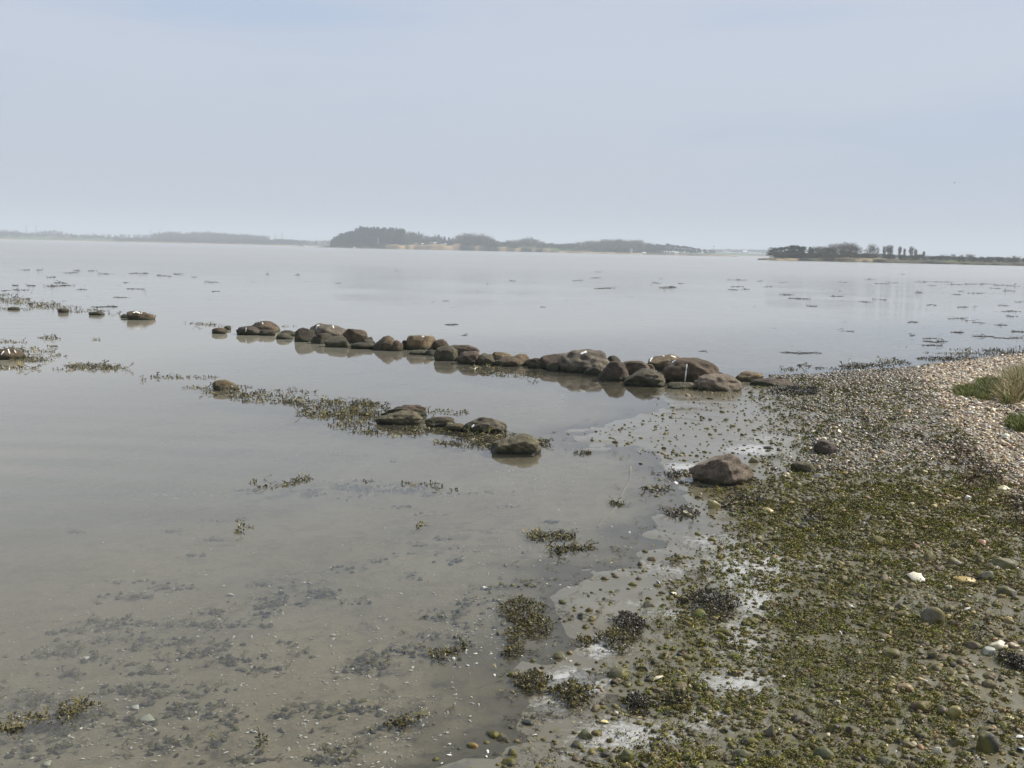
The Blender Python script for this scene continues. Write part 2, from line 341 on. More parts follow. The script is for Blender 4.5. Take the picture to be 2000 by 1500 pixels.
alg = algae_w(ppx, ppy, gs) * infr; grav = gravel_w(ppx, ppy) * infr; dark = gauss(ppx, ppy, DARKG) * infr; dark = np.maximum(dark, 1.3 * gauss(ppx, ppy, [(500, 662, 70, 9, 1), (640, 676, 70, 12, 1), (760, 692, 70, 12, 1), (850, 705, 60, 14, 1), (950, 725, 70, 14, 1), (1060, 738, 60, 16, 1), (1150, 755, 60, 18, 1), (1230, 770, 50, 14, .9), (600, 795, 160, 18, .9), (760, 825, 100, 18, 1), (930, 860, 100, 18, 1), (60, 705, 100, 12, .8)]) * infr)
DEBZ = [(620, 1170, 330, 90, 1), (300, 1230, 260, 90, .8), (700, 1330, 300, 110, .9), (930, 1050, 200, 90, .6), (150, 1400, 200, 80, .9), (560, 1430, 420, 90, 1), (850, 1460, 200, 80, .8), (990, 1230, 90, 60, .8), (760, 960, 150, 15, .5)]
deb = gauss(ppx, ppy, DEBZ) * (gs < .05) * (pz < 12) * infr * sstep(.42, .6, fbm(gx, gy, .35, 40, 2))
tag(link('ground', mesh_np('ground', V, q, ground_mat(), True, attrs=dict(bed=1 - sstep(-.014, .003, gz), wet=np.where(gz > -.03, np.exp(-np.maximum(gz, 0) / .028), 0), foam=foam, algae=alg, gravel=grav, dark=dark, debris=deb))), 'grey-olive wet sand and mud of beach and sea bed', kind='structure')
wx, wy, wq = grid(axis(-5000, 5000, -4, 8, .25, 1.12), axis(-60, 6500, 1.5, 20, .25, 1.09))
ws = sdist(wx, wy); wz = 0 * wx; wpx, wpy, wpz = proj(np.stack([wx, wy, wz], -1))
murk = np.clip(.0 + .085 * np.maximum(-ws, 0) ** 1.15, 0, .93) * (ws < 0)
rip = np.where(ws > -30, .10 + .3 * sstep(0, 12, -ws), .4) + sstep(12, 40, wy) * 1.2
swell = .6 * np.exp(-((wpx - 60) / 380) ** 2 - ((wpy - 900) / 120) ** 2) * (wpz > 1)
tag(link('water', mesh_np('water', np.stack([wx, wy, wz], -1), wq, water_mat(), True, attrs=dict(murk=murk, ripple=rip, swell=swell, rough=.015 + .06 * sstep(14, 50, wy) + .13 * sstep(40, 120, wy), calmf=1 - .31 * sstep(10, 120, wy)))), 'calm shallow sea water of the bay', kind='structure')

# ------------------------------------------------------------------ haze
def box(name, lo, hi, m):
    v = [(x, y, z) for z in (lo[2], hi[2]) for y in (lo[1], hi[1]) for x in (lo[0], hi[0])]
    f = [(0, 2, 3, 1), (4, 5, 7, 6), (0, 1, 5, 4), (2, 6, 7, 3), (0, 4, 6, 2), (1, 3, 7, 5)]
    me = bpy.data.meshes.new(name); me.from_pydata(v, [], f); me.materials.append(m); return link(name, me)
hm = bpy.data.materials.new('haze'); hm.use_nodes = True; ht = hm.node_tree; ht.nodes.clear()
ho = N(ht, 'ShaderNodeOutputMaterial'); hv = N(ht, 'ShaderNodeVolumePrincipled'); hv.inputs['Color'].default_value = (.84, .92, 1.0, 1); hv.inputs['Density'].default_value = 0.00048
ht.links.new(hv.outputs[0], ho.inputs['Volume'])
tag(box('haze', (-5600, -120, -6.5), (5600, 7000, 75), hm), 'thin pale haze over the bay', kind='stuff')

# ------------------------------------------------------------------ far land
def shore_px(px, D):                          # picture row of the water line at distance D
    return 466 + .0225 * px + F * CZ / D
def wxy(px, D): d = rays(px, shore_px(np.asarray(px, float), D)); t = D / d[..., 1]; return d[..., 0] * t
land_m, t_, b_, o_ = mat('field_and_cliff')
tn = attr(t_, 'tint').outputs['Color']; gg = N(t_, 'ShaderNodeNewGeometry').outputs['Position']
t_.links.new(mixc(t_, mrange(t_, noise(t_, gg, .12, 6, .7), .35, .65, 0, .5), tn, (.07, .065, .04)), b_.inputs['Base Color']); b_.inputs['Roughness'].default_value = .9
b_.inputs['Specular IOR Level'].default_value = .1
LANDS = {}
def land(name, label, pxs, D, cliff, top, deep, cliffcol, topcol, n=200):
    X = np.linspace(pxs[0], pxs[-1], n); s = F / D
    Dx = np.full(n, float(D)) + (fbm(X, X * 0, 60, 5) - .5) * D * .05
    ch = np.interp(X, *zip(*cliff)) / s * (.75 + .5 * vnoise(X, X * 0, 9, 3)); th = np.interp(X, *zip(*top)) / s
    ts = np.array([0, .004, .012, .02, .03, .05, .12, .3, .6, 1.0]); rows = []; cols = []
    for k, tt in enumerate(ts):
        y = Dx + tt * deep + (vnoise(X, X * 0 + k, 12, 8) - .5) * deep * .006 * (k > 1); a = [-.5, .35, .5, .85, 1, 1, 1, 1, 1, 1][k]
        z = (np.full(n, -.6) if k == 0 else np.full(n, .35) if k == 1 else ch * a + .35) if k < 5 else ch + .35 + np.maximum(th - ch, 0) * sstep(.02, .5, tt)
        xx = wxy(X, D) * y / D; rows.append(np.stack([xx, y, z], -1))
        cc = np.array([cliffcol(x) if 0 < k < 4 else topcol(x, tt) for x in X]); cols.append(cc)
    V = np.concatenate(rows); C = np.concatenate(cols); i = np.arange(len(ts) * n).reshape(len(ts), n)
    q = np.stack([i[:-1, :-1], i[:-1, 1:], i[1:, 1:], i[1:, :-1]], -1).reshape(-1, 4)
    o = link(name, mesh_np(name, V, q, land_m, True, col=C)); tag(o, label, kind='structure')
    bv = BVHTree.FromPolygons([Vector(v) for v in V], [tuple(a) for a in q])
    LANDS[name] = (bv, D)
    return bv
def gz_at(bv, x, y):
    h = bv.ray_cast(Vector((x, y, 300)), Vector((0, 0, -1))); return h[0].z if h[0] is not None else .3
sand = (.42, .30, .17); bush = (.085, .078, .05); green = (.075, .125, .03); dry = (.20, .17, .10)
bv_back = land('far_shore', 'low hazy far shore with green fields behind the headlands', (-500, 2600), 1650, [(-500, 1.2), (640, 1.2), (2600, 1)], [(-500, 10), (0, 9), (120, 11), (260, 9), (420, 7), (660, 6), (1380, 6), (1500, 7), (2600, 6)], 700,
               lambda x: (.42, .32, .22), lambda x, t: green if (150 < x < 300 or 20 < x < 90 or 1380 < x < 1470) and t > .02 else (bush if t < .3 else (.10, .12, .05)))
bv_isl = land('headland', 'wooded headland with a sandy cliff across the bay', (620, 1440), 1080, [(620, 0), (655, 2), (730, 3), (760, 7), (830, 9), (900, 11), (930, 9), (1000, 7), (1070, 6), (1090, 2), (1300, 2), (1400, 1), (1440, 0)],
              [(620, 0), (650, 4), (700, 12), (800, 14), (900, 13), (1000, 12), (1110, 11), (1200, 8), (1300, 4), (1400, 2), (1440, 0)], 160,
              lambda x: sand if (755 < x < 935 and vnoise(np.array([x]), np.array([0.]), 14, 2)[0] > .3) or (950 < x < 1075 and vnoise(np.array([x]), np.array([0.]), 10, 4)[0] > .55) or x > 1090 else bush,
              lambda x, t: green if 925 < x < 1130 and t > .04 else bush)
bv_r = land('low_headland', 'low headland with pines and poplars on the right of the bay', (1480, 2300), 390, [(1480, 0), (1500, 1), (1620, 5), (1700, 5), (1800, 3), (1900, 3), (2300, 3)], [(1480, 0), (1520, 3), (1600, 6), (1630, 10), (1740, 8), (1800, 5), (2000, 7), (2300, 7)], 70,
            lambda x: (.38, .29, .18) if 1500 < x < 1560 or 1630 < x < 1705 else bush, lambda x, t: (.34, .27, .15) if 1615 < x < 1730 else (green if 1840 < x < 1900 else bush))

# trees: templates of unit height, foliage of many small faces
def tri_tube(p, q, r1, r2, k=5):
    p = np.array(p, float); q = np.array(q, float); d = q - p; d /= np.linalg.norm(d); a = np.cross(d, (.3, .9, .1)); a /= np.linalg.norm(a); b = np.cross(d, a)
    an = np.arange(k) * 2 * math.pi / k; c = np.cos(an)[:, None] * a + np.sin(an)[:, None] * b
    v = np.vstack([p + c * r1, q + c * r2]); f = []
    for i in range(k): j = (i + 1) % k; f += [(i, j, k + j), (i, k + j, k + i)]
    return v, np.array(f)
def join(parts):
    V = []; Fc = []; C = []; n = 0
    for v, f, c in parts: V.append(v); Fc.append(np.asarray(f) + n); C.append(np.broadcast_to(c, v.shape)); n += len(v)
    return np.concatenate(V), np.concatenate(Fc), np.concatenate(C)
foliage_m = weed_mat('twig_foliage', .8, .1)
bark_m = plain('bark', (.11, .09, .07), .85)
def flakes(P, size, g, c):
    n = len(P); d1 = g.normal(0, 1, (n, 3)); d1 /= np.linalg.norm(d1, axis=1)[:, None]; d2 = g.normal(0, 1, (n, 3)); d2 /= np.linalg.norm(d2, axis=1)[:, None]
    s = size * g.uniform(.6, 1.4, n)[:, None]
    v = np.stack([P + d1 * s, P + d2 * s, P - d1 * s * .7 - d2 * s * .5], 1).reshape(-1, 3); return v, np.arange(3 * n).reshape(n, 3), c
def tree_meshes(kind, seed):
    g = np.random.default_rng(seed); wood = []; P = []
    if kind == 'conifer':
        wood.append((*tri_tube((0, 0, -.05), (0, 0, .97), .022, .003), (.09, .07, .05)))
        for i in range(15):
            z = .10 + .86 * i / 15; r = .24 * (1 - z) ** .8 + .015; m = int(70 * (1.1 - z)) + 10; a = g.random(m) * 6.28; rr = r * np.sqrt(g.random(m)) * g.uniform(.8, 1.15)
            P.append(np.stack([np.cos(a) * rr, np.sin(a) * rr, z - rr * .25 + g.normal(0, .012, m)], -1))
        c0 = np.array((.028, .045, .022)); size = .035
    elif kind == 'pine':
        wood.append((*tri_tube((0, 0, -.05), (.01, 0, .9), .024, .006), (.12, .08, .055)))
        for i in range(13):
            c = np.array((*g.normal(0, .13, 2), g.uniform(.32, .93))); c[:2] *= 1.2 - c[2] * .7; m = 60; P.append(c + g.normal(0, 1, (m, 3)) * (.07, .07, .045))
        c0 = np.array((.032, .048, .024)); size = .035
    else:
        wd = {'bare': .30, 'poplar': .10, 'scrub': .5}[kind]; zc = {'bare': .6, 'poplar': .55, 'scrub': .45}[kind]
        wood.append((*tri_tube((0, 0, -.05), (.01, 0, .6), .028, .012), (.11, .09, .07)))
        for i in range(12):
            a = g.random() * 6.28; z0 = g.uniform(.15, .55); e = np.array((math.cos(a) * wd * g.uniform(.5, .9), math.sin(a) * wd * g.uniform(.5, .9), z0 + g.uniform(.2, .4)))
            wood.append((*tri_tube((0, 0, z0), e, .010, .003, 3), (.12, .10, .08))); P.append(e + g.normal(0, 1, (45, 3)) * (wd * .28, wd * .28, .10))
        for i in range(14):
            c = np.array((*(g.normal(0, .5, 2) * wd), g.uniform(.16, .92))); P.append(c + g.normal(0, 1, (40, 3)) * (wd * .25, wd * .25, .07))
        c0 = np.array({'bare': (.11, .088, .062), 'poplar': (.17, .14, .10), 'scrub': (.085, .08, .045)}[kind]); size = {'bare': .028, 'poplar': .024, 'scrub': .05}[kind]
    P = np.concatenate(P); P[:, 2] = np.clip(P[:, 2], .03, 1)
    v, f, _ = flakes(P, size, g, c0); cc = np.repeat(c0 * g.uniform(.65, 1.45, (len(P), 1)), 3, 0)
    crown = mesh_np(kind + '_crown', v, f, foliage_m, False, cc); wv, wf, wc = join(wood); trunk = mesh_np(kind + '_trunk', wv, wf, bark_m, True, wc)
    return trunk, crown
TREES = {k: [tree_meshes(k, 100 * i + j) for j in range(4)] for i, k in enumerate(('conifer', 'pine', 'bare', 'poplar', 'scrub'))}
NAMES = dict(conifer='conifer', pine='pine_tree', bare='bare_tree', poplar='poplar_tree', scrub='bush')
def tree(kind, px, hpx, land_, back, label, group, wide=1.0):
    bv, D = LANDS[land_]; y = D + back; x = float(wxy(px, D)) * y / D; z = gz_at(bv, x, y)
    top = hpx * y / F                          # height of the tree's tip above the water
    h = max(top - z, 2.0); tr, cr_ = random.choice(TREES[kind])
    e = bpy.data.objects.new(NAMES[kind], None); COL.objects.link(e); e.location = (x, y, z); e.rotation_euler.z = random.random() * 6.28; e.scale = (h * wide, h * wide, h)
    tag(e, label, 'bush' if kind == 'scrub' else 'tree', group)
    link('trunk', tr, parent=e); link('crown', cr_, parent=e); return e
def rowof(kind, x0, x1, n, tops, land_, backs, label, group, jit=2.5, wide=1.0):
    for i in range(n):
        px = x0 + (x1 - x0) * (i + random.random()) / n; h = np.interp(px, *zip(*tops)) * random.uniform(.86, 1.04)
        tree(kind, px, h, land_, random.uniform(*backs), label, group, wide * random.uniform(.85, 1.2))
# headland wood (heights in picture units above the water line)
T1 = [(643, 15), (660, 27), (690, 38), (705, 44), (740, 43), (790, 41)]
rowof('conifer', 646, 790, 80, T1, 'headland', (10, 90), 'dark conifer in the wood on the left half of the headland', 'conifers of the headland wood', wide=1.1)
rowof('conifer', 785, 820, 9, [(785, 38), (820, 35)], 'headland', (60, 95), 'dark conifer behind bare trees above the sandy cliff', 'conifers above the sandy cliff')
rowof('conifer', 855, 884, 7, [(855, 30), (884, 24)], 'headland', (60, 95), 'small conifer at the right end of the headland wood', 'conifers at the end of the wood')
rowof('bare', 740, 860, 30, [(740, 32), (800, 33), (860, 28)], 'headland', (25, 90), 'brown bare tree above the sandy cliff of the headland', 'bare trees above the cliff', wide=1.3)
rowof('bare', 875, 975, 26, [(875, 22), (915, 34), (945, 33), (975, 22)], 'headland', (20, 60), 'bare round tree left of the wind turbine on the headland', 'bare trees left of the turbine', wide=1.3)
rowof('bare', 985, 1060, 20, [(985, 20), (1010, 24), (1035, 28), (1060, 22)], 'headland', (90, 150), 'bare tree in the clump behind the headland field', 'bare trees behind the field', wide=1.4)
rowof('bare', 1060, 1290, 58, [(1060, 18), (1120, 20), (1160, 26), (1200, 29), (1240, 29), (1290, 18)], 'headland', (40, 120), 'bare tree in the wood right of the headland field', 'bare trees right of the field', wide=1.4)
rowof('conifer', 1243, 1252, 2, [(1243, 22), (1252, 24)], 'headland', (20, 40), 'lone dark conifer at the right end of the bare headland wood', 'lone conifers of the bare wood')
rowof('pine', 1262, 1395, 34, [(1262, 19), (1300, 22), (1335, 19), (1395, 11)], 'headland', (10, 40), 'dark tree on the low right tip of the headland', 'dark trees on the headland tip', wide=1.2)
rowof('scrub', 650, 760, 26, [(650, 8), (760, 12)], 'headland', (4, 12), 'low scrub bush at the foot of the headland wood', 'scrub at the foot of the wood', wide=2.2)
rowof('scrub', 760, 960, 36, [(760, 19), (900, 21), (960, 20)], 'headland', (14, 50), 'low scrub bush along the top of the sandy cliff', 'scrub along the cliff top', wide=2)
rowof('scrub', 960, 1290, 50, [(960, 19), (1060, 17), (1100, 16), (1290, 14)], 'headland', (20, 60), 'low scrub bush below the green headland field', 'scrub below the field', wide=2.4)
# left far shore
rowof('bare', 296, 520, 56, [(296, 17), (330, 25), (360, 20), (380, 25), (400, 25), (440, 23), (520, 20)], 'far_shore', (60, 200), 'hazy bare tree in the long wood on the left far shore', 'trees of the left far wood', wide=1.3)
rowof('scrub', 225, 585, 50, [(225, 10), (585, 13)], 'far_shore', (20, 60), 'dark scrub bush in front of the long wood on the far shore', 'scrub before the left far wood', wide=2)
rowof('bare', 575, 645, 14, [(575, 12), (645, 13)], 'far_shore', (20, 120), 'small hazy tree on the far shore just left of the headland', 'trees left of the headland', wide=1.5)
rowof('bare', 0, 290, 34, [(0, 19), (30, 19), (60, 15), (105, 22), (140, 15), (260, 16), (290, 17)], 'far_shore', (250, 600), 'faint hazy tree beyond the green field on the far left', 'faint trees beyond the far left field', wide=1.5)
rowof('scrub', -60, 230, 26, [(-60, 15), (230, 12)], 'far_shore', (150, 260), 'hazy hedge bush along the far left fields', 'hedge of the far left fields', wide=2.2)
rowof('scrub', 1385, 1500, 12, [(1385, 13), (1500, 13)], 'far_shore', (400, 600), 'faint hazy bush between the two headlands', 'bushes between the headlands', wide=2.2)
# right low headland
rowof('pine', 1500, 1568, 16, [(1500, 20), (1515, 26), (1560, 30), (1568, 31)], 'low_headland', (8, 30), 'dark pine in the clump at the left end of the low headland', 'pines of the low headland', wide=1.25)
rowof('conifer', 1535, 1592, 6, [(1535, 31), (1592, 29)], 'low_headland', (8, 26), 'dark pointed conifer on the low headland', 'conifers of the low headland', wide=1.3)
rowof('bare', 1585, 1618, 6, [(1585, 28), (1618, 29)], 'low_headland', (20, 40), 'bare tree right of the pines on the low headland', 'bare trees by the pines', wide=1.3)
rowof('bare', 1622, 1676, 9, [(1622, 36), (1645, 38), (1676, 34)], 'low_headland', (20, 40), 'tall bare tree in the clump behind the pale field', 'tall bare trees by the pale field', wide=1.1)
rowof('pine', 1612, 1672, 8, [(1612, 28), (1630, 24), (1672, 20)], 'low_headland', (10, 16), 'dark bush tree in front of the tall bare trees', 'dark trees in front of the bare clump', wide=1.4)
tree('bare', 1697, 36, 'low_headland', 24, 'lone bare tree left of the slim poplars', 'lone trees near the poplars', .9); tree('bare', 1708, 33, 'low_headland', 28, 'lone bare tree left of the slim poplars', 'lone trees near the poplars', .9)
for px, hh in ((1726, 32), (1733, 33), (1739, 34), (1756, 32), (1766, 28), (1778, 32), (1787, 28), (1803, 24)):
    tree('poplar', px, hh, 'low_headland', random.uniform(14, 24), 'slim bare poplar standing on the low headland', 'slim poplars', 1.3)
rowof('scrub', 1690, 2300, 70, [(1690, 11), (1720, 17), (1800, 17), (1850, 12), (2300, 13)], 'low_headland', (3, 16), 'low dark scrub bush along the right shore', 'scrub of the right shore', wide=1.8)
rowof('bare', 1830, 2300, 34, [(1830, 18), (1890, 21), (1930, 17), (2000, 19), (2300, 18)], 'low_headland', (20, 60), 'small bare tree behind the scrub of the right shore', 'small trees of the right shore', wide=1.1)
rowof('scrub', 1510, 1700, 30, [(1510, 8), (1600, 13), (1640, 10), (1700, 6)], 'low_headland', (1.5, 7), 'low scrub bush at the water edge of the low headland', 'scrub at the edge of the low headland', wide=1.8)

# structures on the far shore
white_m = plain('white_paint', (.78, .78, .75), .5, .1); steel_m = plain('galvanised_steel', (.22, .23, .24), .5, .1); roof_m = plain('red_roof', (.28, .09, .05), .7, .3)
def beams(segs, k=4):
    return join([(*tri_tube(p, q, r1, r2, k), (.3, .3, .3)) for p, q, r1, r2 in segs])
def pylon():
    e = bpy.data.objects.new('pylon', None); COL.objects.link(e)
    w = .18; legs = [((-w * 20, 0, 0), (-w * 4, 0, 20)), ((w * 20, 0, 0), (w * 4, 0, 20))]; S = []
    for sx_ in (-1, 1):
        for sy_ in (-1, 1): S.append(((sx_ * 2.4, sy_ * 2.4, 0), (sx_ * .8, sy_ * .8, 19), .22, .16))
    for i in range(6):
        z = i * 3.1; a = 2.4 - 1.6 * z / 19; b = 2.4 - 1.6 * (z + 3.1) / 19
        S += [((-a, -a, z), (b, -b, z + 3.1), .11, .11), ((a, a, z), (-b, b, z + 3.1), .11, .11)]
    v, f, c = beams(S); link('lattice_mast', mesh_np('mast', v, f, steel_m), parent=e)
    for sx_ in (-1, 1):
        v, f, c = beams([((0, 0, 19), (sx_ * 4.2, 0, 25), .2, .15), ((sx_ * 4.2, 0, 25), (sx_ * 4.4, 0, 29), .15, .1), ((0, 0, 21), (sx_ * 6.4, 0, 23), .16, .1)]); link('cross_arm', mesh_np('arm', v, f, steel_m), parent=e)
    return e
py0 = pylon()
def put(o, px, y, z=None, s=1):
    D = 1650; o.location = (float(wxy(px, D)) * y / D, y, gz_at(bv_back, float(wxy(px, D)) * y / D, y) if z is None else z); o.scale = (s, s, s)
for i, (px, s) in enumerate(((52, .98), (71, 1.0), (295, .9), (312, .95), (538, .85), (551, .92))):
    if i == 0: o = py0
    else:
        o = py0.copy(); COL.objects.link(o)
        for ch in py0.children: c = ch.copy(); COL.objects.link(c); c.parent = o
    put(o, px, 2150, s=s); tag(o, ('left', 'right')[i % 2] + ' lattice pylon of the ' + ('far left', 'second', 'rightmost faint')[i // 2] + ' pair rising above the far shore', 'pylon', 'power line pylons')
e = bpy.data.objects.new('wind_turbine', None); COL.objects.link(e); v, f, c = beams([((0, 0, 0), (0, 0, 27), .9, .5)], 10); link('tower', mesh_np('tower', v, f, white_m, True), parent=e)
v, f, c = beams([((0, 1.2, 27.2), (0, -1.4, 27.2), .75, .6)], 8); link('nacelle', mesh_np('nacelle', v, f, white_m, True), parent=e)
for a in (1.9, 4.0, 6.1): v, f, c = beams([((0, -1.4, 27.2), (math.cos(a) * 12, -1.4, 27.2 + math.sin(a) * 12), .55, .12)]); link('blade', mesh_np('blade', v, f, white_m), parent=e)
put(e, 950, 1760); e.scale = (.85,) * 3; tag(e, 'white wind turbine rising faintly behind the headland', 'wind turbine')
e = bpy.data.objects.new('flagpole', None); COL.objects.link(e); v, f, c = beams([((0, 0, 0), (0, 0, 10.5), .3, .16)], 8); link('pole', mesh_np('pole', v, f, white_m, True), parent=e)
v, f = ICO[2]; link('finial', mesh_np('finial', v * .25, f, white_m, True), (0, 0, 10.6), e)
y = 1086.; e.location = (float(wxy(738.6, 1080)) * y / 1080, y, .5); tag(e, 'white flagpole at the foot of the conifer wood on the headland', 'flagpole')
def boat(px, y, L_, label, mast=False):
    e = bpy.data.objects.new('boat', None); COL.objects.link(e); v, f = ICO[3]; v = v.copy() * (L_ / 2, L_ * .16, .9); v[:, 2] = np.minimum(v[:, 2], .35); v[:, 2] += np.abs(v[:, 0] / L_ * 2) ** 2 * .35 * (v[:, 2] > .2)
    link('hull', mesh_np('hull', v, f, white_m, True), (0, 0, .2), e); v, f = ICO[2]; v = np.sign(v) * np.abs(v) ** .4 * (L_ * .16, L_ * .1, .55); link('cabin', mesh_np('cabin', v, f, white_m), (-L_ * .05, 0, .95), e)
    if mast: v, f, c = beams([((0, 0, .5), (0, 0, 2.6), .1, .05)]); link('mast', mesh_np('mast', v, f, white_m), parent=e)
    e.location = (float(wxy(px, 1650)) * y / 1650, y, .12); e.rotation_euler.z = .15; tag(e, label, 'boat'); return e
boat(595, 950, 6.5, 'white motor boat moored left of the wooded headland', True)
boat(692, 1040, 3.2, 'small white boat lying under the conifer wood', False)
def house(name, label, px, y, bv, D, w, h, wallm, roofm):
    e = bpy.data.objects.new(name, None); COL.objects.link(e); d = w * .5
    V = np.array([(sx_ * w / 2, sy_ * d / 2, z) for z in (-.5, h) for sy_ in (-1, 1) for sx_ in (-1, 1)]); Fq = [(0, 1, 5, 4), (1, 3, 7, 5), (3, 2, 6, 7), (2, 0, 4, 6)]
    link('wall', mesh_np('wall', V, Fq, wallm), parent=e)
    V = np.array([(-w * .54, -d * .6, h - .05), (w * .54, -d * .6, h - .05), (w * .54, d * .6, h - .05), (-w * .54, d * .6, h - .05), (-w * .54, 0, h * 1.55), (w * .54, 0, h * 1.55)])
    link('roof', mesh_np('roof', V, [(0, 1, 5), (0, 5, 4), (2, 3, 4), (2, 4, 5), (0, 4, 3), (1, 2, 5), (0, 3, 2), (0, 2, 1)], roofm), parent=e)
    for k in (-.28, .05, .3):
        V = np.array([(w * k - .5, -d / 2 - .03, h * .35), (w * k + .5, -d / 2 - .03, h * .35), (w * k + .5, -d / 2 - .03, h * .75), (w * k - .5, -d / 2 - .03, h * .75)]); link('window', mesh_np('window', V, [(0, 1, 2, 3)], steel_m), parent=e)
    x = float(wxy(px, D)) * y / D; e.location = (x, y, gz_at(bv, x, y)); e.rotation_euler.z = .2; tag(e, label, 'house')
house('house', 'white farmhouse beside the far left trees', 94, 1900, bv_back, 1650, 9, 3.2, white_m, roof_m)
house('house', 'low white house at the end of the far left field', 135, 1880, bv_back, 1650, 9, 2.2, white_m, roof_m)
house('house', 'white house in the gap between the two headlands, left one', 1416, 2050, bv_back, 1650, 9, 3.5, white_m, steel_m)
house('house', 'white house in the gap between the two headlands, right one', 1454, 1900, bv_back, 1650, 8, 3.8, white_m, white_m)
house('beach_hut', 'small white hut on the beach right of the bare headland wood', 1233, 1086, bv_isl, 1080, 2.4, 3.4, white_m, steel_m)
house('beach_hut', 'low white cabin by the water right of the small hut', 1258, 1085, bv_isl, 1080, 3.6, 1.5, white_m, white_m)
house('beach_hut', 'white cabin near the right tip of the headland', 1321, 1088, bv_isl, 1080, 3.4, 1.6, white_m, white_m)
for k, px in enumerate((812, 825, 850, 870)): house('caravan', ('white caravan above the sandy cliff, leftmost of four', 'white caravan above the sandy cliff, second from the left', 'white caravan above the sandy cliff, third from the left', 'white caravan above the sandy cliff, rightmost of four')[k], px, 1092, bv_isl, 1080, 2.6, 1.1, white_m, white_m)

# ------------------------------------------------------------------ boulders
BM = dict(
    brown=boulder_mat('brown_granite', (.050, .038, .027), (.105, .083, .060), (.20, .165, .125)),
    grey=boulder_mat('grey_granite', (.080, .074, .062), (.15, .14, .12), (.25, .235, .20)),
    dark=boulder_mat('dark_rock', (.030, .027, .022), (.062, .056, .045), (.11, .10, .08)),
    red=boulder_mat('reddish_granite', (.060, .048, .040), (.11, .09, .076), (.18, .15, .13)),
    tan=boulder_mat('tan_granite', (.12, .09, .055), (.21, .165, .11), (.33, .27, .18)),
    green=boulder_mat('weedy_rock', (.055, .052, .038), (.10, .095, .070), (.155, .15, .115), algh=.07),
    strip=boulder_mat('layered_rock', (.10, .095, .06), (.17, .165, .11), (.25, .24, .17), algh=.04, stripes=7),
    pink=boulder_mat('pink_granite', (.15, .128, .110), (.24, .205, .175), (.34, .30, .26), algh=.045, alg=(.08, .075, .03), scale=1.6))
BOULD = []
def boulder(name, label, x0, x1, top, base, m, seed, block=.8, cuts=3, deep=.75, rough=.17, onland=False, group=None, fine=.045, yaw=0.0, wedge=0.0):
    cx = (x0 + x1) / 2; p = ground(np.array(cx), np.array(base)) if onland else at(cx, base); p = np.ravel(p); zb = p[2] if onland else 0.0
    dist = float(np.dot(p - np.array([0, 0, CZ]), FW)); w = (x1 - x0) / F * dist * 1.05; d = w * deep
    hv = (base - top) / F * dist; drop = CZ * (1 - p[1] / (p[1] + d * .42)); 
    if drop > hv * .55: d = d * .6; drop = min(CZ * (1 - p[1] / (p[1] + d * .42)), hv * .6)
    h = max(hv - drop, hv * .38)
    v, f = lump(5 if (x1 - x0) > 75 else (4 if x1 - x0 > 34 else 3), seed, block, max(rough, .09), cuts + (1 if cuts > 2 else 0), fine)
    if wedge: v[:, 2] = np.where(v[:, 2] > -.4, -.4 + (v[:, 2] + .4) * (1 - wedge * np.clip((.35 - v[:, 0]) / 1.35, 0, 1)), v[:, 2]); v[:, 2] = (v[:, 2] + 1) / (v[:, 2].max() + 1) * 2 - 1
    sink = .5 if not onland else .35
    v = v * (w / 2, d / 2, 1); v[:, 2] = (v[:, 2] + 1) / 2 * (h * (1 + sink)) - h * sink
    if yaw: v[:, 2] += 0
    dirn = p[:2] / np.linalg.norm(p[:2]); c = p[:2] + dirn * d * .46
    ang = math.atan2(-dirn[0], dirn[1])
    ca, sa = math.cos(ang), math.sin(ang); v[:, :2] = v[:, :2] @ np.array([[ca, sa], [-sa, ca]])
    me = mesh_np(name, v, f, m if not isinstance(m, str) else BM[m], True); o = link(name, me, (c[0], c[1], zb)); tag(o, label, 'rock' if name != 'boulder' else 'boulder', group)
    BOULD.append((o, v + np.array([c[0], c[1], zb]), f)); return o
B = boulder
b_left = B('boulder', 'brown boulder cut by the left edge, in weed, with pale streaks', -12, 47, 679, 703, 'brown', 1, .9, 2)
B('rock', 'small olive rock in the weed at the far left edge', 16, 38, 599, 605, 'green', 2)
B('rock', 'small reddish rock in weed at the left', 114, 133, 602, 611, 'red', 3)
B('rock', 'low dark rock left of the lone far-left boulder', 175, 203, 608, 616, 'dark', 4)
b_fl = B('boulder', 'lone far-left boulder with white droppings on top', 250, 302, 607, 625, 'brown', 5, .85, 2)
B('rock', 'tiny black rock touching the lone far-left boulder', 236, 252, 613, 621, 'dark', 6)
B('rock', 'round brown rock at the left end of the jetty', 415, 443, 640, 652, 'brown', 7, .9, 1)
B('rock', 'tiny rock behind the round brown rock', 437, 451, 636, 644, 'dark', 8)
b_j2r = B('boulder', 'large left jetty boulder with droppings on its crest', 484, 546, 627, 650, 'brown', 9, .85, 2)
b_j2l = B('boulder', 'low dark boulder in front of the large left jetty boulder', 463, 522, 636, 655, 'dark', 10, .85, 2)
B('rock', 'low wet rock in the gap of the jetty, back one', 548, 580, 645, 657, 'dark', 11)
B('rock', 'low wet rock in the gap of the jetty, front one', 540, 571, 650, 663, 'green', 12)
b_j4b = B('boulder', 'wide pale boulder with two white streaks, left part of the jetty', 604, 678, 632, 661, 'grey', 13, .8, 2)
B('boulder', 'dark pointed boulder leading the left part of the jetty', 576, 618, 640, 668, 'dark', 14, .75, 4)
B('boulder', 'low slanted dark rock with shade in its colour beside the dark pointed boulder', 608, 652, 650, 672, 'dark', 15, .75, 4)  # dark stone; the shade lying on it is put into its colour
B('boulder', 'green slanted slab sloping into the water', 634, 686, 656, 679, 'green', 16, .75, 4)
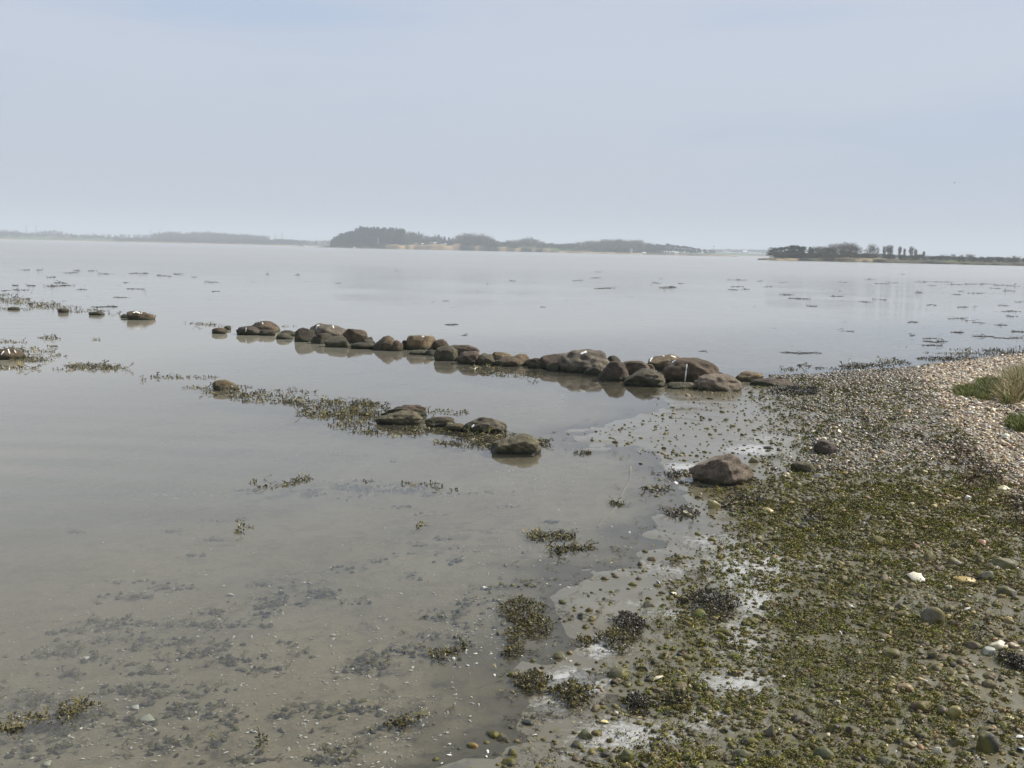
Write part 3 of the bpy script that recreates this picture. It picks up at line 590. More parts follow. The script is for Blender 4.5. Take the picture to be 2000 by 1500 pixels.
B('boulder', 'squarish brown block standing upright in the jetty', 670, 717, 641, 671, 'brown', 17, .6, 3, .8, .07)
B('rock', 'little rock right behind the squarish block', 712, 728, 658, 668, 'dark', 18)
B('boulder', 'flat dark rock below the squarish block', 686, 735, 668, 682, 'dark', 19)
B('boulder', 'humped brown boulder left of the tan block', 728, 774, 655, 685, 'brown', 20, .9, 3)
B('boulder', 'rounded brown boulder against the humped one', 758, 787, 664, 686, 'brown', 21, .9, 2)
B('rock', 'dark rock tucked behind the tan block', 783, 801, 664, 682, 'dark', 22)
b_tan = B('boulder', 'tan block with one white dropping on its top edge', 794, 852, 654, 684, 'tan', 23, .5, 1, .8, .06)
B('boulder', 'round brown boulder leaning on the tan block', 845, 876, 662, 684, 'brown', 24, .9, 1)
B('rock', 'flat green stone in the water under the tan block', 800, 836, 683, 693, 'green', 25)
B('rock', 'flat dark stone right of the flat green stone', 830, 864, 683, 695, 'dark', 26)
B('boulder', 'greenish grey boulder with a steep front', 848, 894, 675, 705, 'green', 27, .8, 3)
B('boulder', 'long low brown boulder at the middle of the jetty', 868, 935, 673, 697, 'red', 28, .7, 2, .5)
B('boulder', 'reddish boulder in front of the long low one', 892, 940, 685, 712, 'red', 29, .8, 3)
B('boulder', 'dark green boulder sloping right at the jetty middle', 932, 972, 689, 714, 'green', 30, .8, 4)
B('boulder', 'flat tan boulder, back row right of the middle', 958, 1001, 687, 705, 'tan', 31, .7, 2)
B('boulder', 'tan rounded boulder overlapping the flat tan one', 991, 1033, 691, 714, 'tan', 32, .8, 2)
B('boulder', 'low brown boulder under the two tan ones', 965, 1016, 698, 716, 'brown', 33, .8, 2)
B('boulder', 'small green brown boulder right of the tan pair', 1027, 1066, 698, 720, 'green', 34, .85, 2)
B('boulder', 'broad red brown boulder left of the pale-capped one', 1052, 1118, 690, 721, 'red', 35, .7, 3)
B('rock', 'dark rock peeping out behind the pale-capped boulder', 1186, 1212, 694, 710, 'dark', 36)
B('boulder', 'brown boulder in the back row right of the pale-capped one', 1206, 1268, 704, 731, 'brown', 37, .8, 2)
b_cap = B('boulder', 'big pale-capped boulder with mossy foot', 1090, 1198, 682, 729, 'grey', 58, .85, 3, .8, .14)
B('boulder', 'red brown boulder with a sloping face above its reflection', 1168, 1228, 704, 743, 'red', 39, .8, 4)
b_j22 = B('boulder', 'pale boulder with white droppings behind the largest one', 1264, 1336, 691, 722, 'tan', 40, .8, 1)
B('boulder', 'mossy green boulder left of the largest one', 1218, 1298, 719, 754, 'green', 41, .75, 3)
b_big = B('boulder', 'largest round boulder with one long white streak', 1296, 1403, 697, 749, 'brown', 42, .82, 1, .8, .07)
B('boulder', 'flat pale slab under the largest boulder', 1304, 1360, 746, 761, 'strip', 43, .6, 1, .5, .05)
B('boulder', 'smooth grey brown boulder with green foot, right of the largest', 1356, 1447, 730, 766, 'pink', 44, .75, 2, .8, .08)
B('boulder', 'brown boulder where the jetty meets the beach', 1428, 1490, 725, 747, 'tan', 45, .8, 2)
B('boulder', 'flat reddish boulder at the landward end of the jetty', 1466, 1549, 739, 758, 'red', 46, .8, 2, .5)
for cx_, y_, w_, c_, lb_ in ((598, 660, 26, 'dark', 'between the dark pointed boulder and the wide pale one'), (660, 668, 30, 'brown', 'low beside the squarish brown block'), (720, 674, 26, 'green', 'between the squarish block and the humped boulder'), (748, 683, 30, 'dark', 'at the foot of the humped brown boulder'),
        (868, 684, 26, 'dark', 'right below the round brown boulder leaning on the tan block'), (905, 706, 34, 'dark', 'at the foot of the reddish middle boulder'), (948, 704, 26, 'brown', 'between the long low boulder and the flat tan one'), (984, 714, 34, 'dark', 'under the tan pair near the weed cluster'),
        (1042, 716, 34, 'dark', 'left of the broad red brown boulder'), (1085, 724, 40, 'green', 'at the foot of the broad red brown boulder'), (1160, 733, 40, 'dark', 'at the mossy foot of the pale-capped boulder'), (1206, 738, 30, 'green', 'between the red brown and mossy green boulders'), (1256, 728, 44, 'brown', 'behind the mossy green boulder'), (1290, 746, 30, 'dark', 'wedged left of the largest boulder'), (1400, 742, 40, 'dark', 'behind the smooth grey brown boulder'), (522, 656, 30, 'dark', 'right of the low dark boulder at the left')):
    B('rock', f'small {c_} rock ' + lb_, cx_ - w_ / 2, cx_ + w_ / 2, y_ - w_ * .42, y_, c_, int(cx_), .85, 4)
# second line
b_pyr = B('boulder', 'pyramid shaped brown boulder in the weed band', 417, 466, 741, 763, 'tan', 47, .95, 4)
B('boulder', 'low brown boulder behind the flat green one', 747, 833, 790, 815, 'red', 48, .85, 3, .45)
B('boulder', 'flat topped green boulder in the weed band', 734, 825, 802, 830, 'strip', 49, .7, 1, .5, .07)
B('boulder', 'reddish rounded boulder between green and tan ones', 831, 889, 814, 834, 'red', 50, .7, 1, .5, .07)
B('rock', 'small tan rock before the reddish boulder', 869, 908, 826, 842, 'tan', 51, .8, 1, .6)
b_s6 = B('boulder', 'grey layered boulder with one white dropping', 897, 989, 813, 846, 'grey', 57, .9, 3, .5, .12)
B('boulder', 'striped green boulder nearest the camera in the water', 959, 1056, 847, 887, 'strip', 53, .85, 3, .7)
# beach
b_b1 = B('boulder', 'large pinkish grey boulder lying alone on the beach', 1346, 1468, 880, 949, 'pink', 63, .9, 4, .8, .12, True, wedge=.5)
B('rock', 'reddish angular rock on the gravel behind the large beach boulder', 1589, 1634, 860, 888, 'red', 55, .8, 5, .7, .12, True)
B('rock', 'flat pale slab stone right of the large beach boulder', 1545, 1590, 902, 922, 'strip', 56, .7, 2, .5, .08, True)

drop_m = plain('bird_droppings', (.80, .79, .74), .8, .1, 60)
def dropping(o, pts, wpx):                    # a thin streak lying on the boulder's surface
    ent = [b for b in BOULD if b[0] == o][0]; bv = BVHTree.FromPolygons([Vector(v) for v in ent[1]], [tuple(a) for a in ent[2]])
    P = []; pts = np.array(pts, float); n = 12; tt = np.linspace(0, len(pts) - 1, n); xs = np.interp(tt, range(len(pts)), pts[:, 0]); ys = np.interp(tt, range(len(pts)), pts[:, 1])
    L_ = []; 
    for i in range(n):
        ww = wpx * random.uniform(.55, 1.2) * (.6 if i in (0, n - 1) else 1); dx = xs[min(i + 1, n - 1)] - xs[max(i - 1, 0)]; dy = ys[min(i + 1, n - 1)] - ys[max(i - 1, 0)]; l = math.hypot(dx, dy) + 1e-6
        nx, ny = -dy / l * ww / 2, dx / l * ww / 2; row = []
        for s in (-1, 0, 1):
            d = Vector(rays(xs[i] + s * nx, ys[i] + s * ny)).normalized(); h = bv.ray_cast(Vector((0, 0, CZ)), d)
            if h[0] is None: row = None; break
            row.append(h[0] + h[1] * .0035)
        if row: L_.append(row)
    if len(L_) < 2: return
    V = np.array([list(p - o.location) for r in L_ for p in r]); q = []
    for i in range(len(L_) - 1):
        for k in (0, 1): q.append((i * 3 + k, i * 3 + k + 1, i * 3 + k + 4, i * 3 + k + 3))
    link('bird_dropping', mesh_np('bird_dropping', V, q, drop_m, True), parent=o)
for o, pts, w in ((b_big, [(1342, 711), (1340, 725), (1338, 745)], 2.4), (b_big, [(1313, 708), (1317, 705), (1320, 704)], 2), (b_j22, [(1270, 706), (1273, 700), (1282, 695)], 2.6), (b_j22, [(1291, 694), (1298, 696)], 1.8),
                  (b_j22, [(1310, 695), (1320, 698)], 2), (b_j22, [(1266, 702), (1272, 701), (1277, 697)], 2), (b_j2r, [(493, 634), (500, 629), (508, 629)], 2), (b_j2r, [(512, 630), (514, 633)], 1.6), (b_j2l, [(481, 640), (480, 648)], 2), (b_j4b, [(618, 642), (620, 636), (624, 635)], 2.2),
                  (b_j4b, [(650, 636), (652, 641)], 2.2), (b_tan, [(824, 657), (829, 658)], 3), (b_fl, [(260, 611), (266, 609), (274, 612)], 2), (b_fl, [(278, 609), (276, 613)], 1.6), (b_s6, [(926, 829), (924, 833), (921, 834)], 3.4),
                  (b_left, [(2, 693), (8, 686)], 2.5), (b_left, [(16, 682), (19, 691)], 2.5), (b_left, [(28, 684), (31, 689)], 2), (b_pyr, [(452, 753), (455, 756)], 2), (b_cap, [(1134, 691), (1146, 687)], 4)):
    dropping(o, pts, w)

# ------------------------------------------------------------------ pebbles
peb_m = stone_mat('pebble_stone', .45, .002, .5, .35); pebw_m = stone_mat('weedy_pebble', .55, .004, .28, .45, alg=.95)
shell_m = stone_mat('shell', .4, .001, .5, .12)
OLIVE = np.array([(.105, .090, .040), (.070, .062, .030), (.15, .13, .045), (.050, .043, .034), (.12, .085, .045), (.19, .165, .07), (.035, .032, .027), (.09, .065, .045)])
GRAV = np.array([(.30, .25, .17), (.36, .30, .20), (.46, .40, .28), (.20, .15, .10), (.24, .20, .15), (.16, .14, .12), (.40, .35, .25), (.24, .15, .10), (.13, .11, .10), (.34, .27, .16), (.52, .48, .38), (.16, .145, .13), (.18, .10, .07)])
GRAV = np.vstack([GRAV * (1.05, .90, .68), [(.66, .62, .50), (.60, .52, .36), (.34, .20, .10), (.07, .06, .05)]])
def pick(pal, n, var=.22): c = pal[rng.integers(0, len(pal), n)] * rng.uniform(1 - var, 1 + var, (n, 1)); return c
n0 = 210000
X = rng.uniform(-1.2, 10.5, n0); Y = 2.6 + rng.random(n0) ** 1.25 * 15.5
S_ = sdist(X, Y); k = S_ > -.12; X, Y, S_ = X[k], Y[k], S_[k]
P = np.stack([X, Y, height(X, Y, S_)], -1); px, py, pz = proj(P); k = (px > -50) & (px < 2070) & (py < 1600) & (py > 640); P, S_, px, py, pz, = P[k], S_[k], px[k], py[k], pz[k]
gw = gravel_w(px, py); aw = algae_w(px, py, S_)
shorew = np.exp(-((py - (735 - (px - 1500) * .09)) / 22) ** 2) * (px > 1500)
dens = np.clip(.05 * sstep(-.1, .2, S_) + .16 * np.exp(-((S_ - .08) / .12) ** 2) * (py > 880) * (fbm(P[:, 0], P[:, 1], .3, 90, 2) > .48) + 1.0 * aw * (.45 + 1.0 * sstep(.4, .62, fbm(P[:, 0], P[:, 1], .22, 50, 3))) + 1.0 * gw + .95 * sstep(.46, .60, fbm(P[:, 0], P[:, 1], .5, 95, 3)) * sstep(1500, 1680, px) * (1 - sstep(900, 1050, py)) * sstep(.1, .6, S_) + .22 * sstep(1520, 1700, px) * sstep(.1, .6, S_) + .5 * shorew, 0, 1)
dens *= np.clip(pz / 5.0, .85, 1.25)
k = rng.random(len(P)) < dens; P, S_, px, py, pz, gw, aw = P[k], S_[k], px[k], py[k], pz[k], gw[k], aw[k]
n = len(P); r = .0078 * (1 - rng.random(n) * .985) ** (-.33); r = np.minimum(r, .028) * (1 + .15 * gw) * (1 + .03 * np.clip(pz - 5, 0, 8))
shade = rng.random(n)
C = np.where((rng.random(n) < np.clip(gw + .14 + .3 * sstep(1600, 1850, px) + .3 * sstep(1000, 900, py) * 0 + .35 * (1 - sstep(900, 1010, py)) * sstep(1450, 1650, px) + .3 * sstep(1720, 1850, px), 0, 1))[:, None], pick(GRAV, n), pick(OLIVE, n))
wh = rng.random(n) < (.012 + .05 * gw); C[wh] = (.62, .60, .54)
C *= (1 - .15 * (1 - gw))[:, None]; mid_ = (gw < .5) & (aw < .4) & (px > 1450) & (rng.random(n) < .82); C[mid_] *= .55; wh2 = mid_ & (rng.random(n) < .03); C[wh2] = (.5, .45, .33)
asp = np.stack([rng.uniform(.8, 1.35, n), rng.uniform(.7, 1.1, n), rng.uniform(.45, .8, n)], -1)
sizepx = r * F / pz; order = np.argsort(-sizepx); big = order[:300]; rest = order[300:]
A = rots(n, .22) * (asp * r[:, None])[:, None, :]
Tz = P + np.stack([0 * r, 0 * r, r * .06], -1)
pebs = Soup(); pebg = Soup()
t1 = [lump(1, 900 + i, .9, .2, 4) for i in range(8)]; t2 = [lump(2, 950 + i, .85, .2, 7) for i in range(10)]
sel = np.zeros(n, int)
for i in range(10):
    idx = rest[(rest % 10 == i)]; hi = idx[sizepx[idx] > 8]; lo = idx[sizepx[idx] <= 8]
    drym = (gw > .35) | ((aw < .3) & (px > 1500))
    for S0, msk in ((pebs, drym), (pebg, ~drym)):
        a = hi[msk[hi]]; S0.add(*t2[i], A[a], Tz[a], C[a]); a = lo[msk[lo]]; S0.add(*t1[i % 8], A[a], Tz[a], C[a])
PEB = dict(aw=aw.copy(), r=r.copy(), T=Tz.copy())
print('PEBBLES', n, 'tris', sum(len(f) for f in pebs.F) + sum(len(f) for f in pebg.F))
tag(link('gravel', pebs.mesh('gravel', peb_m, True)), 'pale mixed gravel covering the upper beach at the right', kind='stuff')
tag(link('weedy_pebbles', pebg.mesh('weedy_pebbles', pebw_m, True)), 'dark olive pebbles scattered over the wet lower beach', kind='stuff')
# named larger stones of the foreground
def stone(label, x0, x1, top, base, col, seed, block=.85, cuts=4, m=None, name='stone', cat='stone', deep=.8):
    cx = (x0 + x1) / 2; p = np.ravel(ground(np.array(cx), np.array(base - (base - top) * .15))); dist = float(np.dot(p - np.array([0, 0, CZ]), FW)); w = (x1 - x0) / F * dist; hp = (base - top) / F * dist
    dep = math.atan2(CZ, p[1]); d = w * deep; h = max((hp - d * math.sin(dep) * .6) / math.cos(dep), .3 * hp)
    v, f = lump(3, seed, block, .24, cuts + 5, .035); v = v * (w / 2, d / 2, h * .65); o = link(name, mesh_np(name, v, f, m or peb_m, True, np.broadcast_to(col, v.shape)), (p[0], p[1] + d * .35, p[2] + h * .12)); o.rotation_euler.z = random.uniform(-.3, .3); tag(o, label, cat)
for a in (('yellow green upright stone below the large beach boulder', 1384, 1411, 974, 997, (.25, .21, .07), 1), ('yellowish flat stone right of the yellow green upright one', 1491, 1514, 990, 1003, (.42, .33, .15), 2),
          ('pale tan stone in dark weed at the water edge', 1328, 1347, 996, 1006, (.36, .32, .2), 3), ('pale oval pebble below the flat slab stone', 1591, 1611, 923, 935, (.36, .33, .26), 4),
          ('cubic olive stone with a tan side', 1543, 1568, 938, 956, (.12, .11, .06), 5), ('round grey stone right of the large beach boulder', 1463, 1484, 891, 906, (.16, .13, .10), 6),
          ('long yellow green pebble by the dark wrack line', 1948, 1978, 946, 960, (.40, .36, .18), 7), ('small bright white cube-like pebble left of the wrack line', 1885, 1898, 966, 978, (.66, .65, .60), 8),
          ('salmon pink flat pebble at the right', 1906, 1932, 1052, 1067, (.42, .22, .15), 9), ('grey stone with a round white shell beside it', 1803, 1830, 1074, 1100, (.14, .12, .10), 10),
          ('dark grey stone right of the grey stone with shell', 1850, 1888, 1085, 1111, (.09, .08, .07), 11), ('large pale olive stone near the right edge', 1940, 1988, 1087, 1115, (.17, .16, .11), 12),
          ('round dark stone below the large pale olive one', 1913, 1945, 1112, 1138, (.10, .09, .08), 13), ('olive tan rock beside the yellow leaf-like stone', 1700, 1735, 1044, 1068, (.16, .13, .06), 14),
          ('crumpled yellow stone near the right edge', 1868, 1914, 1124, 1142, (.38, .27, .08), 15), ('dark grey oval stone above the white oblong one', 1950, 1990, 1142, 1168, (.075, .065, .06), 16),
          ('upright grey brown stone with a dark shadow side', 1804, 1850, 1180, 1226, (.15, .13, .09), 17), ('white oblong stone at the right edge', 1936, 1975, 1248, 1273, (.66, .58, .42), 18),
          ('mottled grey white stone below the white oblong one', 1922, 1948, 1262, 1283, (.34, .35, .30), 19), ('tan flat stone right of the white oblong one', 1972, 1994, 1254, 1268, (.30, .23, .15), 20),
          ('brown tan oval stone in the weedy lower right', 1754, 1791, 1331, 1354, (.25, .17, .08), 21), ('dark stone with a red lower edge', 1782, 1820, 1366, 1395, (.10, .055, .04), 22),
          ('green yellow banded stone right of the red-edged one', 1850, 1882, 1375, 1408, (.24, .20, .06), 23), ('long dark stone leaning at the lower right', 1912, 1956, 1428, 1478, (.05, .05, .035), 24),
          ('pale egg shaped pebble at the lower right', 1825, 1843, 1458, 1474, (.44, .42, .32), 25), ('flat dark green stone on the bottom edge', 1706, 1764, 1476, 1502, (.10, .10, .06), 26),
          ('brown flat stone left of the white oblong one', 1724, 1762, 1264, 1288, (.12, .095, .07), 27), ('dark stone standing among green weed, lower middle', 1188, 1232, 1302, 1328, (.085, .085, .055), 28),
          ('round green stone at the bottom middle', 1128, 1160, 1422, 1446, (.14, .14, .08), 29), ('mossy olive stone near the bottom, right of the middle', 1430, 1472, 1460, 1488, (.09, .09, .045), 30),
          ('round dark green stone on the bottom edge, right of the middle', 1210, 1242, 1462, 1492, (.075, .08, .04), 31), ('dark stone with white barnacles at the beach corner', 990, 1014, 1462, 1480, (.10, .09, .07), 32),
          ('black rounded mussel-like stone in the shallow edge', 1019, 1046, 1404, 1418, (.03, .035, .045), 33), ('orange brown stone under shallow water', 910, 936, 1448, 1462, (.24, .15, .05), 34),
          ('green angular stone in front of the dark weed heap', 1352, 1384, 1188, 1211, (.10, .125, .03), 35), ('square dark stone left of the weed heap', 1322, 1348, 1160, 1182, (.08, .075, .05), 36),
          ('dark grey stone above the red-edged one, lower right', 1812, 1834, 1268, 1290, (.07, .07, .065), 37), ('brown knobbly stone among weed, bottom right', 1648, 1672, 1414, 1442, (.07, .055, .04), 38),
          ('olive boulder-like stone on the bottom edge', 1592, 1634, 1456, 1486, (.07, .075, .035), 39), ('rounded brown stone at the bottom, between green weed', 1496, 1520, 1412, 1444, (.11, .09, .07), 40)):
    stone(a[0], *a[1:6], 700 + a[6], m=pebw_m if sum(a[5]) < .45 else peb_m)

# the 300 that show largest, each its own
PM = {}
def peb_mesh(i, col, m, tagname):
    key = (i, tagname)
    if key not in PM: v, f = lump(3, 500 + i, .82, .2, 8, .02); PM[key] = mesh_np('pebble', v, f, m, True, np.broadcast_to(col, v.shape))
    return PM[key]
CLS = [('olive', (.075, .070, .036), pebw_m, 'olive weedy'), ('dark', (.05, .046, .04), pebw_m, 'dark wet'), ('brown', (.125, .095, .06), pebw_m, 'brown wet'),
       ('grey', (.19, .175, .15), peb_m, 'grey dry'), ('cream', (.42, .37, .28), peb_m, 'cream dry')]
LMs = [(o.location[:2], o['label']) for o in COL.objects if o.parent is None and o.get('category') in ('stone', 'boulder', 'rock') and len(o['label'].split()) <= 9 and '(' not in o['label'] and o.location.y < 16 and o.location.x > .1]
LMK = np.array([a for a, _ in LMs]); LML = [b for _, b in LMs]
for j in big:
    c = C[j]; lum = c.mean(); kx = (4 if lum > .25 else 3) if gw[j] > .35 else (0 if c[1] > c[0] * .93 and lum > .05 else (1 if lum < .06 else 2))
    nm, cc, mm, lb = CLS[kx]; o = link('pebble', peb_mesh(j % 6, cc, mm, nm), Tz[j]); o.rotation_euler = (rng.normal(0, .2), rng.normal(0, .2), rng.random() * 6.28); o.scale = asp[j] * r[j] * 1.05
    dd = (LMK[:, :2] - Tz[j][:2]); q_ = int(np.argmin((dd ** 2).sum(1))); ax = 'left of' if dd[q_][0] > abs(dd[q_][1]) else ('right of' if -dd[q_][0] > abs(dd[q_][1]) else ('in front of' if dd[q_][1] > 0 else 'behind'))
    tag(o, f'{lb} pebble {ax} the {LML[q_]}', 'pebble', 'larger pebbles of the beach')

# shells lying on the beach: curved valve with thickness
def valve(w, ln, g):
    n, k = 9, 6; top = []
    for i in range(k + 1):
        for j in range(n):
            u = i / k; a = (j / (n - 1) - .5) * 2.5; rr = u * (1 + .05 * math.cos(9 * a) + g.uniform(-.05, .05)); top.append((math.sin(a) * rr * w, math.cos(a) * rr * ln - ln * .5, .34 * w * (1 - u * u) * math.cos(a * .55)))
    v = np.array(top); v2 = v.copy(); v2[:, 2] -= .06 * w; V = np.vstack([v, v2]); m_ = len(v); f = []
    for i in range(k):
        for j in range(n - 1):
            a, b, c, d = i * n + j, i * n + j + 1, (i + 1) * n + j + 1, (i + 1) * n + j; f += [(a, b, c), (a, c, d), (a + m_, c + m_, b + m_), (a + m_, d + m_, c + m_)]
    for j in range(n - 1): a, b = k * n + j, k * n + j + 1; f += [(a, b, b + m_), (a, b + m_, a + m_)]
    for i in range(k):
        for j in (0, n - 1): a, b = i * n + j, (i + 1) * n + j; f += [(a, b, b + m_), (a, b + m_, a + m_)]
    return V, np.array(f)
def shell(label, px, py, wpx, col, tilt=(0.2, .1), under=False, name='shell', group=None):
    p = np.ravel(ground(np.array(float(px)), np.array(float(py)))); dist = float(np.dot(p - np.array([0, 0, CZ]), FW)); w = wpx / F * dist * .5
    v, f = valve(w, w * 1.15, random); o = link(name, mesh_np(name, v, f, shell_m, True, np.broadcast_to(col, v.shape)), (p[0], p[1], p[2] + w * .25)); o.rotation_euler = (tilt[0], tilt[1], random.random() * 6.28); tag(o, label, 'shell', group)
WH = (.66, .64, .60)
shell('big crumpled cream shell standing in dark mud at the right', 1790, 1134, 42, (.72, .66, .50), (.7, .3)); shell('pointed white shell standing at the water edge', 1286, 1142, 22, (.62, .62, .64), (1.2, .2))
shell('white shell beside the dark stone of the lower middle', 1192, 1332, 13, WH, (.9, 0)); shell('broken cream shell right of the dark stone in the lower middle', 1284, 1328, 26, (.68, .6, .42), (.4, .4))
shell('yellow shell in green weed near the bottom middle', 1181, 1412, 20, (.55, .45, .2), (.3, .2)); shell('cream shell on wet sand above the gravel edge', 1640, 845, 18, (.66, .58, .36), (1.0, .2))
shell('white shell in front of the large beach boulder, right one', 1343, 948, 12, WH, (.8, .3)); shell('white shell in front of the large beach boulder, left one', 1320, 945, 12, WH, (.5, .6)); shell('tan gaping shell on the wet flat, left of the large boulder', 1251, 907, 11, (.4, .3, .2), (.8, .2))
shell('cream shell among weed above the dark weed heap', 1316, 1161, 17, (.6, .56, .42)); shell('small white shell in weed, lower right of the middle', 1605, 1181, 11, WH); shell('white shell chip at the right, above the mottled stone', 1890, 1191, 17, WH, (.5, .2))
shell('bluish shell at the bottom right edge', 1994, 1466, 24, (.45, .52, .62), (.5, .3)); shell('white shell at the right edge near the bottom', 1992, 1441, 18, WH); shell('blue white mussel shell at the lower right', 1945, 1391, 12, (.4, .44, .6), (.8, .2))
shell('cream shell on weed near the lower right edge', 1972, 1404, 22, (.52, .48, .26), (.3, .1)); shell('large pale shell lying under water at the lower left', 285, 1409, 40, (.42, .42, .33), (.05, .05)); shell('pale shell under water beside the lower left weed', 264, 1384, 24, (.6, .6, .5), (.1, 0))
shell('white shell under water left of the submerged dark heaps', 168, 1288, 20, (.62, .62, .52), (.2, .1)); shell('white shell under water near the middle of the shallows', 605, 1140, 11, (.75, .75, .7), (.4, 0)); shell('pale oblong shell under water at the middle', 450, 1163, 18, (.6, .58, .48), (.1, .1)); shell('white shell under water in the middle shallows', 650, 1242, 14, (.55, .55, .45), (.2, .1))
shell('long white shell under water right of the middle', 945, 1150, 16, (.8, .8, .75), (.1, .1)); shell('pair-like pale shell under water at the bottom left', 92, 1494, 28, (.5, .52, .38), (.1, .1)); shell('white shell standing by the first weed heap at the water edge', 956, 1189, 11, WH, (1., .1)); shell('round pale shell under water at the bottom', 495, 1430, 18, (.55, .55, .5), (.2, .2))

# uncountable shell chips and flakes: on the bed and on the beach
chips = Soup(); dk = Soup()
def flat_t(seed, k=6):
    g = np.random.default_rng(seed); a = np.arange(k) * 6.283 / k + g.normal(0, .15, k); rr = g.uniform(.6, 1.1, k); v = np.vstack([[0, 0, .28], np.stack([np.cos(a) * rr, np.sin(a) * rr * .6, np.zeros(k)], -1), [0, 0, -.1]])
    f = [(0, 1 + i, 1 + (i + 1) % k) for i in range(k)] + [(k + 1, 1 + (i + 1) % k, 1 + i) for i in range(k)]; return v, np.array(f)
FT = [flat_t(i) for i in range(6)]
def scat(zones, n, spread=1.0):
    cx = rng.integers(0, len(zones), n); z = np.array(zones, float)[cx]; return z[:, 0] + rng.normal(0, 1, n) * z[:, 2] * .6 * spread, z[:, 1] + rng.normal(0, 1, n) * z[:, 3] * .6 * spread
px, py = scat(DEBZ + [(1060, 930, 90, 40, 1), (330, 965, 60, 8, 1), (780, 870, 160, 25, 1)], 3600, 1.25); k = (py > 840) & (py < 1580) & (px > -80); px, py = px[k], py[k]; G = ground(px, py); s = sdist(G[:, 0], G[:, 1]); k = s < .1; k &= (s < -.15) | (rng.random(len(s)) < .15); G = G[k]
sz = .0052 * (1 - rng.random(len(G)) * .97) ** (-.42) * .85; sz = np.minimum(sz, .011); A = rots(len(G), .25) * (np.stack([sz, sz, sz], -1))[:, None, :]; cc = np.where((rng.random(len(G)) < .7)[:, None], np.array([(.66, .65, .57)]), np.array([(.40, .37, .25)])) * rng.uniform(.7, 1.1, (len(G), 1))
for i in range(6): k = np.arange(len(G)) % 6 == i; chips.add(*FT[i], A[k], G[k] + (0, 0, .003), cc[k])
n = 14000; X = rng.uniform(-1, 10, n); Y = 2.7 + rng.random(n) ** 1.2 * 14; S_ = sdist(X, Y); G = np.stack([X, Y, height(X, Y, S_)], -1); qx, qy, qz = proj(G); k = (S_ > .03) & (qx > 0) & (qx < 2100) & (rng.random(n) < .10 + .5 * gravel_w(qx, qy) + .15 * algae_w(qx, qy, S_)); G = G[k]; qz = qz[k]
sz = .003 * (1 - rng.random(len(G)) * .98) ** (-.38); A = rots(len(G), .5) * (np.stack([sz * 1.3, sz, sz], -1))[:, None, :]; cc = np.where((rng.random(len(G)) < .5)[:, None], np.array([(.70, .68, .60)]), np.array([(.42, .34, .16)])) * rng.uniform(.6, 1.1, (len(G), 1))
for i in range(6): k = np.arange(len(G)) % 6 == i; chips.add(*FT[i], A[k], G[k] + (0, 0, .008), cc[k])
tag(link('shell_fragments', chips.mesh('shell_fragments', shell_m)), 'tiny white shell fragments over the bed and beach', kind='stuff')
# submerged dark heaps of mussels, weed and pebbles
heap = Soup(); hc_x, hc_y = scat(DEBZ, 240, 1.3); lumps_ = []
for i in range(len(hc_x)):
    if not (860 < hc_y[i] < 1560 and -60 < hc_x[i] < 1080): continue
    g0 = np.ravel(ground(np.array(hc_x[i]), np.array(hc_y[i])))
    if sdist(g0[0], g0[1]) > -.3: continue
    m_ = rng.integers(5, 28); a = rng.normal(0, 1, (m_, 2)) * (rng.uniform(.02, .09), rng.uniform(.012, .035)); lumps_.append(np.stack([g0[0] + a[:, 0], g0[1] + a[:, 1]], -1))
Q = np.concatenate(lumps_); G = np.stack([Q[:, 0], Q[:, 1], height(Q[:, 0], Q[:, 1])], -1); sz = rng.uniform(.005, .018, len(G)); A = rots(len(G), .5) * (np.stack([sz, sz * .8, sz * .5], -1))[:, None, :]
cc = pick(np.array([(.05, .048, .042), (.07, .06, .045), (.08, .078, .05), (.11, .10, .07), (.18, .16, .11)]), len(G))
HG = (G, sz, cc); isf = rng.random(len(G)) < .6
for i in range(8): k = (np.arange(len(G)) % 8 == i) & ~isf; heap.add(*t1[i], A[k], G[k] + (0, 0, .002), cc[k])


# ------------------------------------------------------------------ seaweed
wrack_m = weed_mat('bladder_wrack', .42, .4); algae_m = weed_mat('green_algae', .6, .2); dryweed_m = weed_mat('dry_weed', .7, .2)
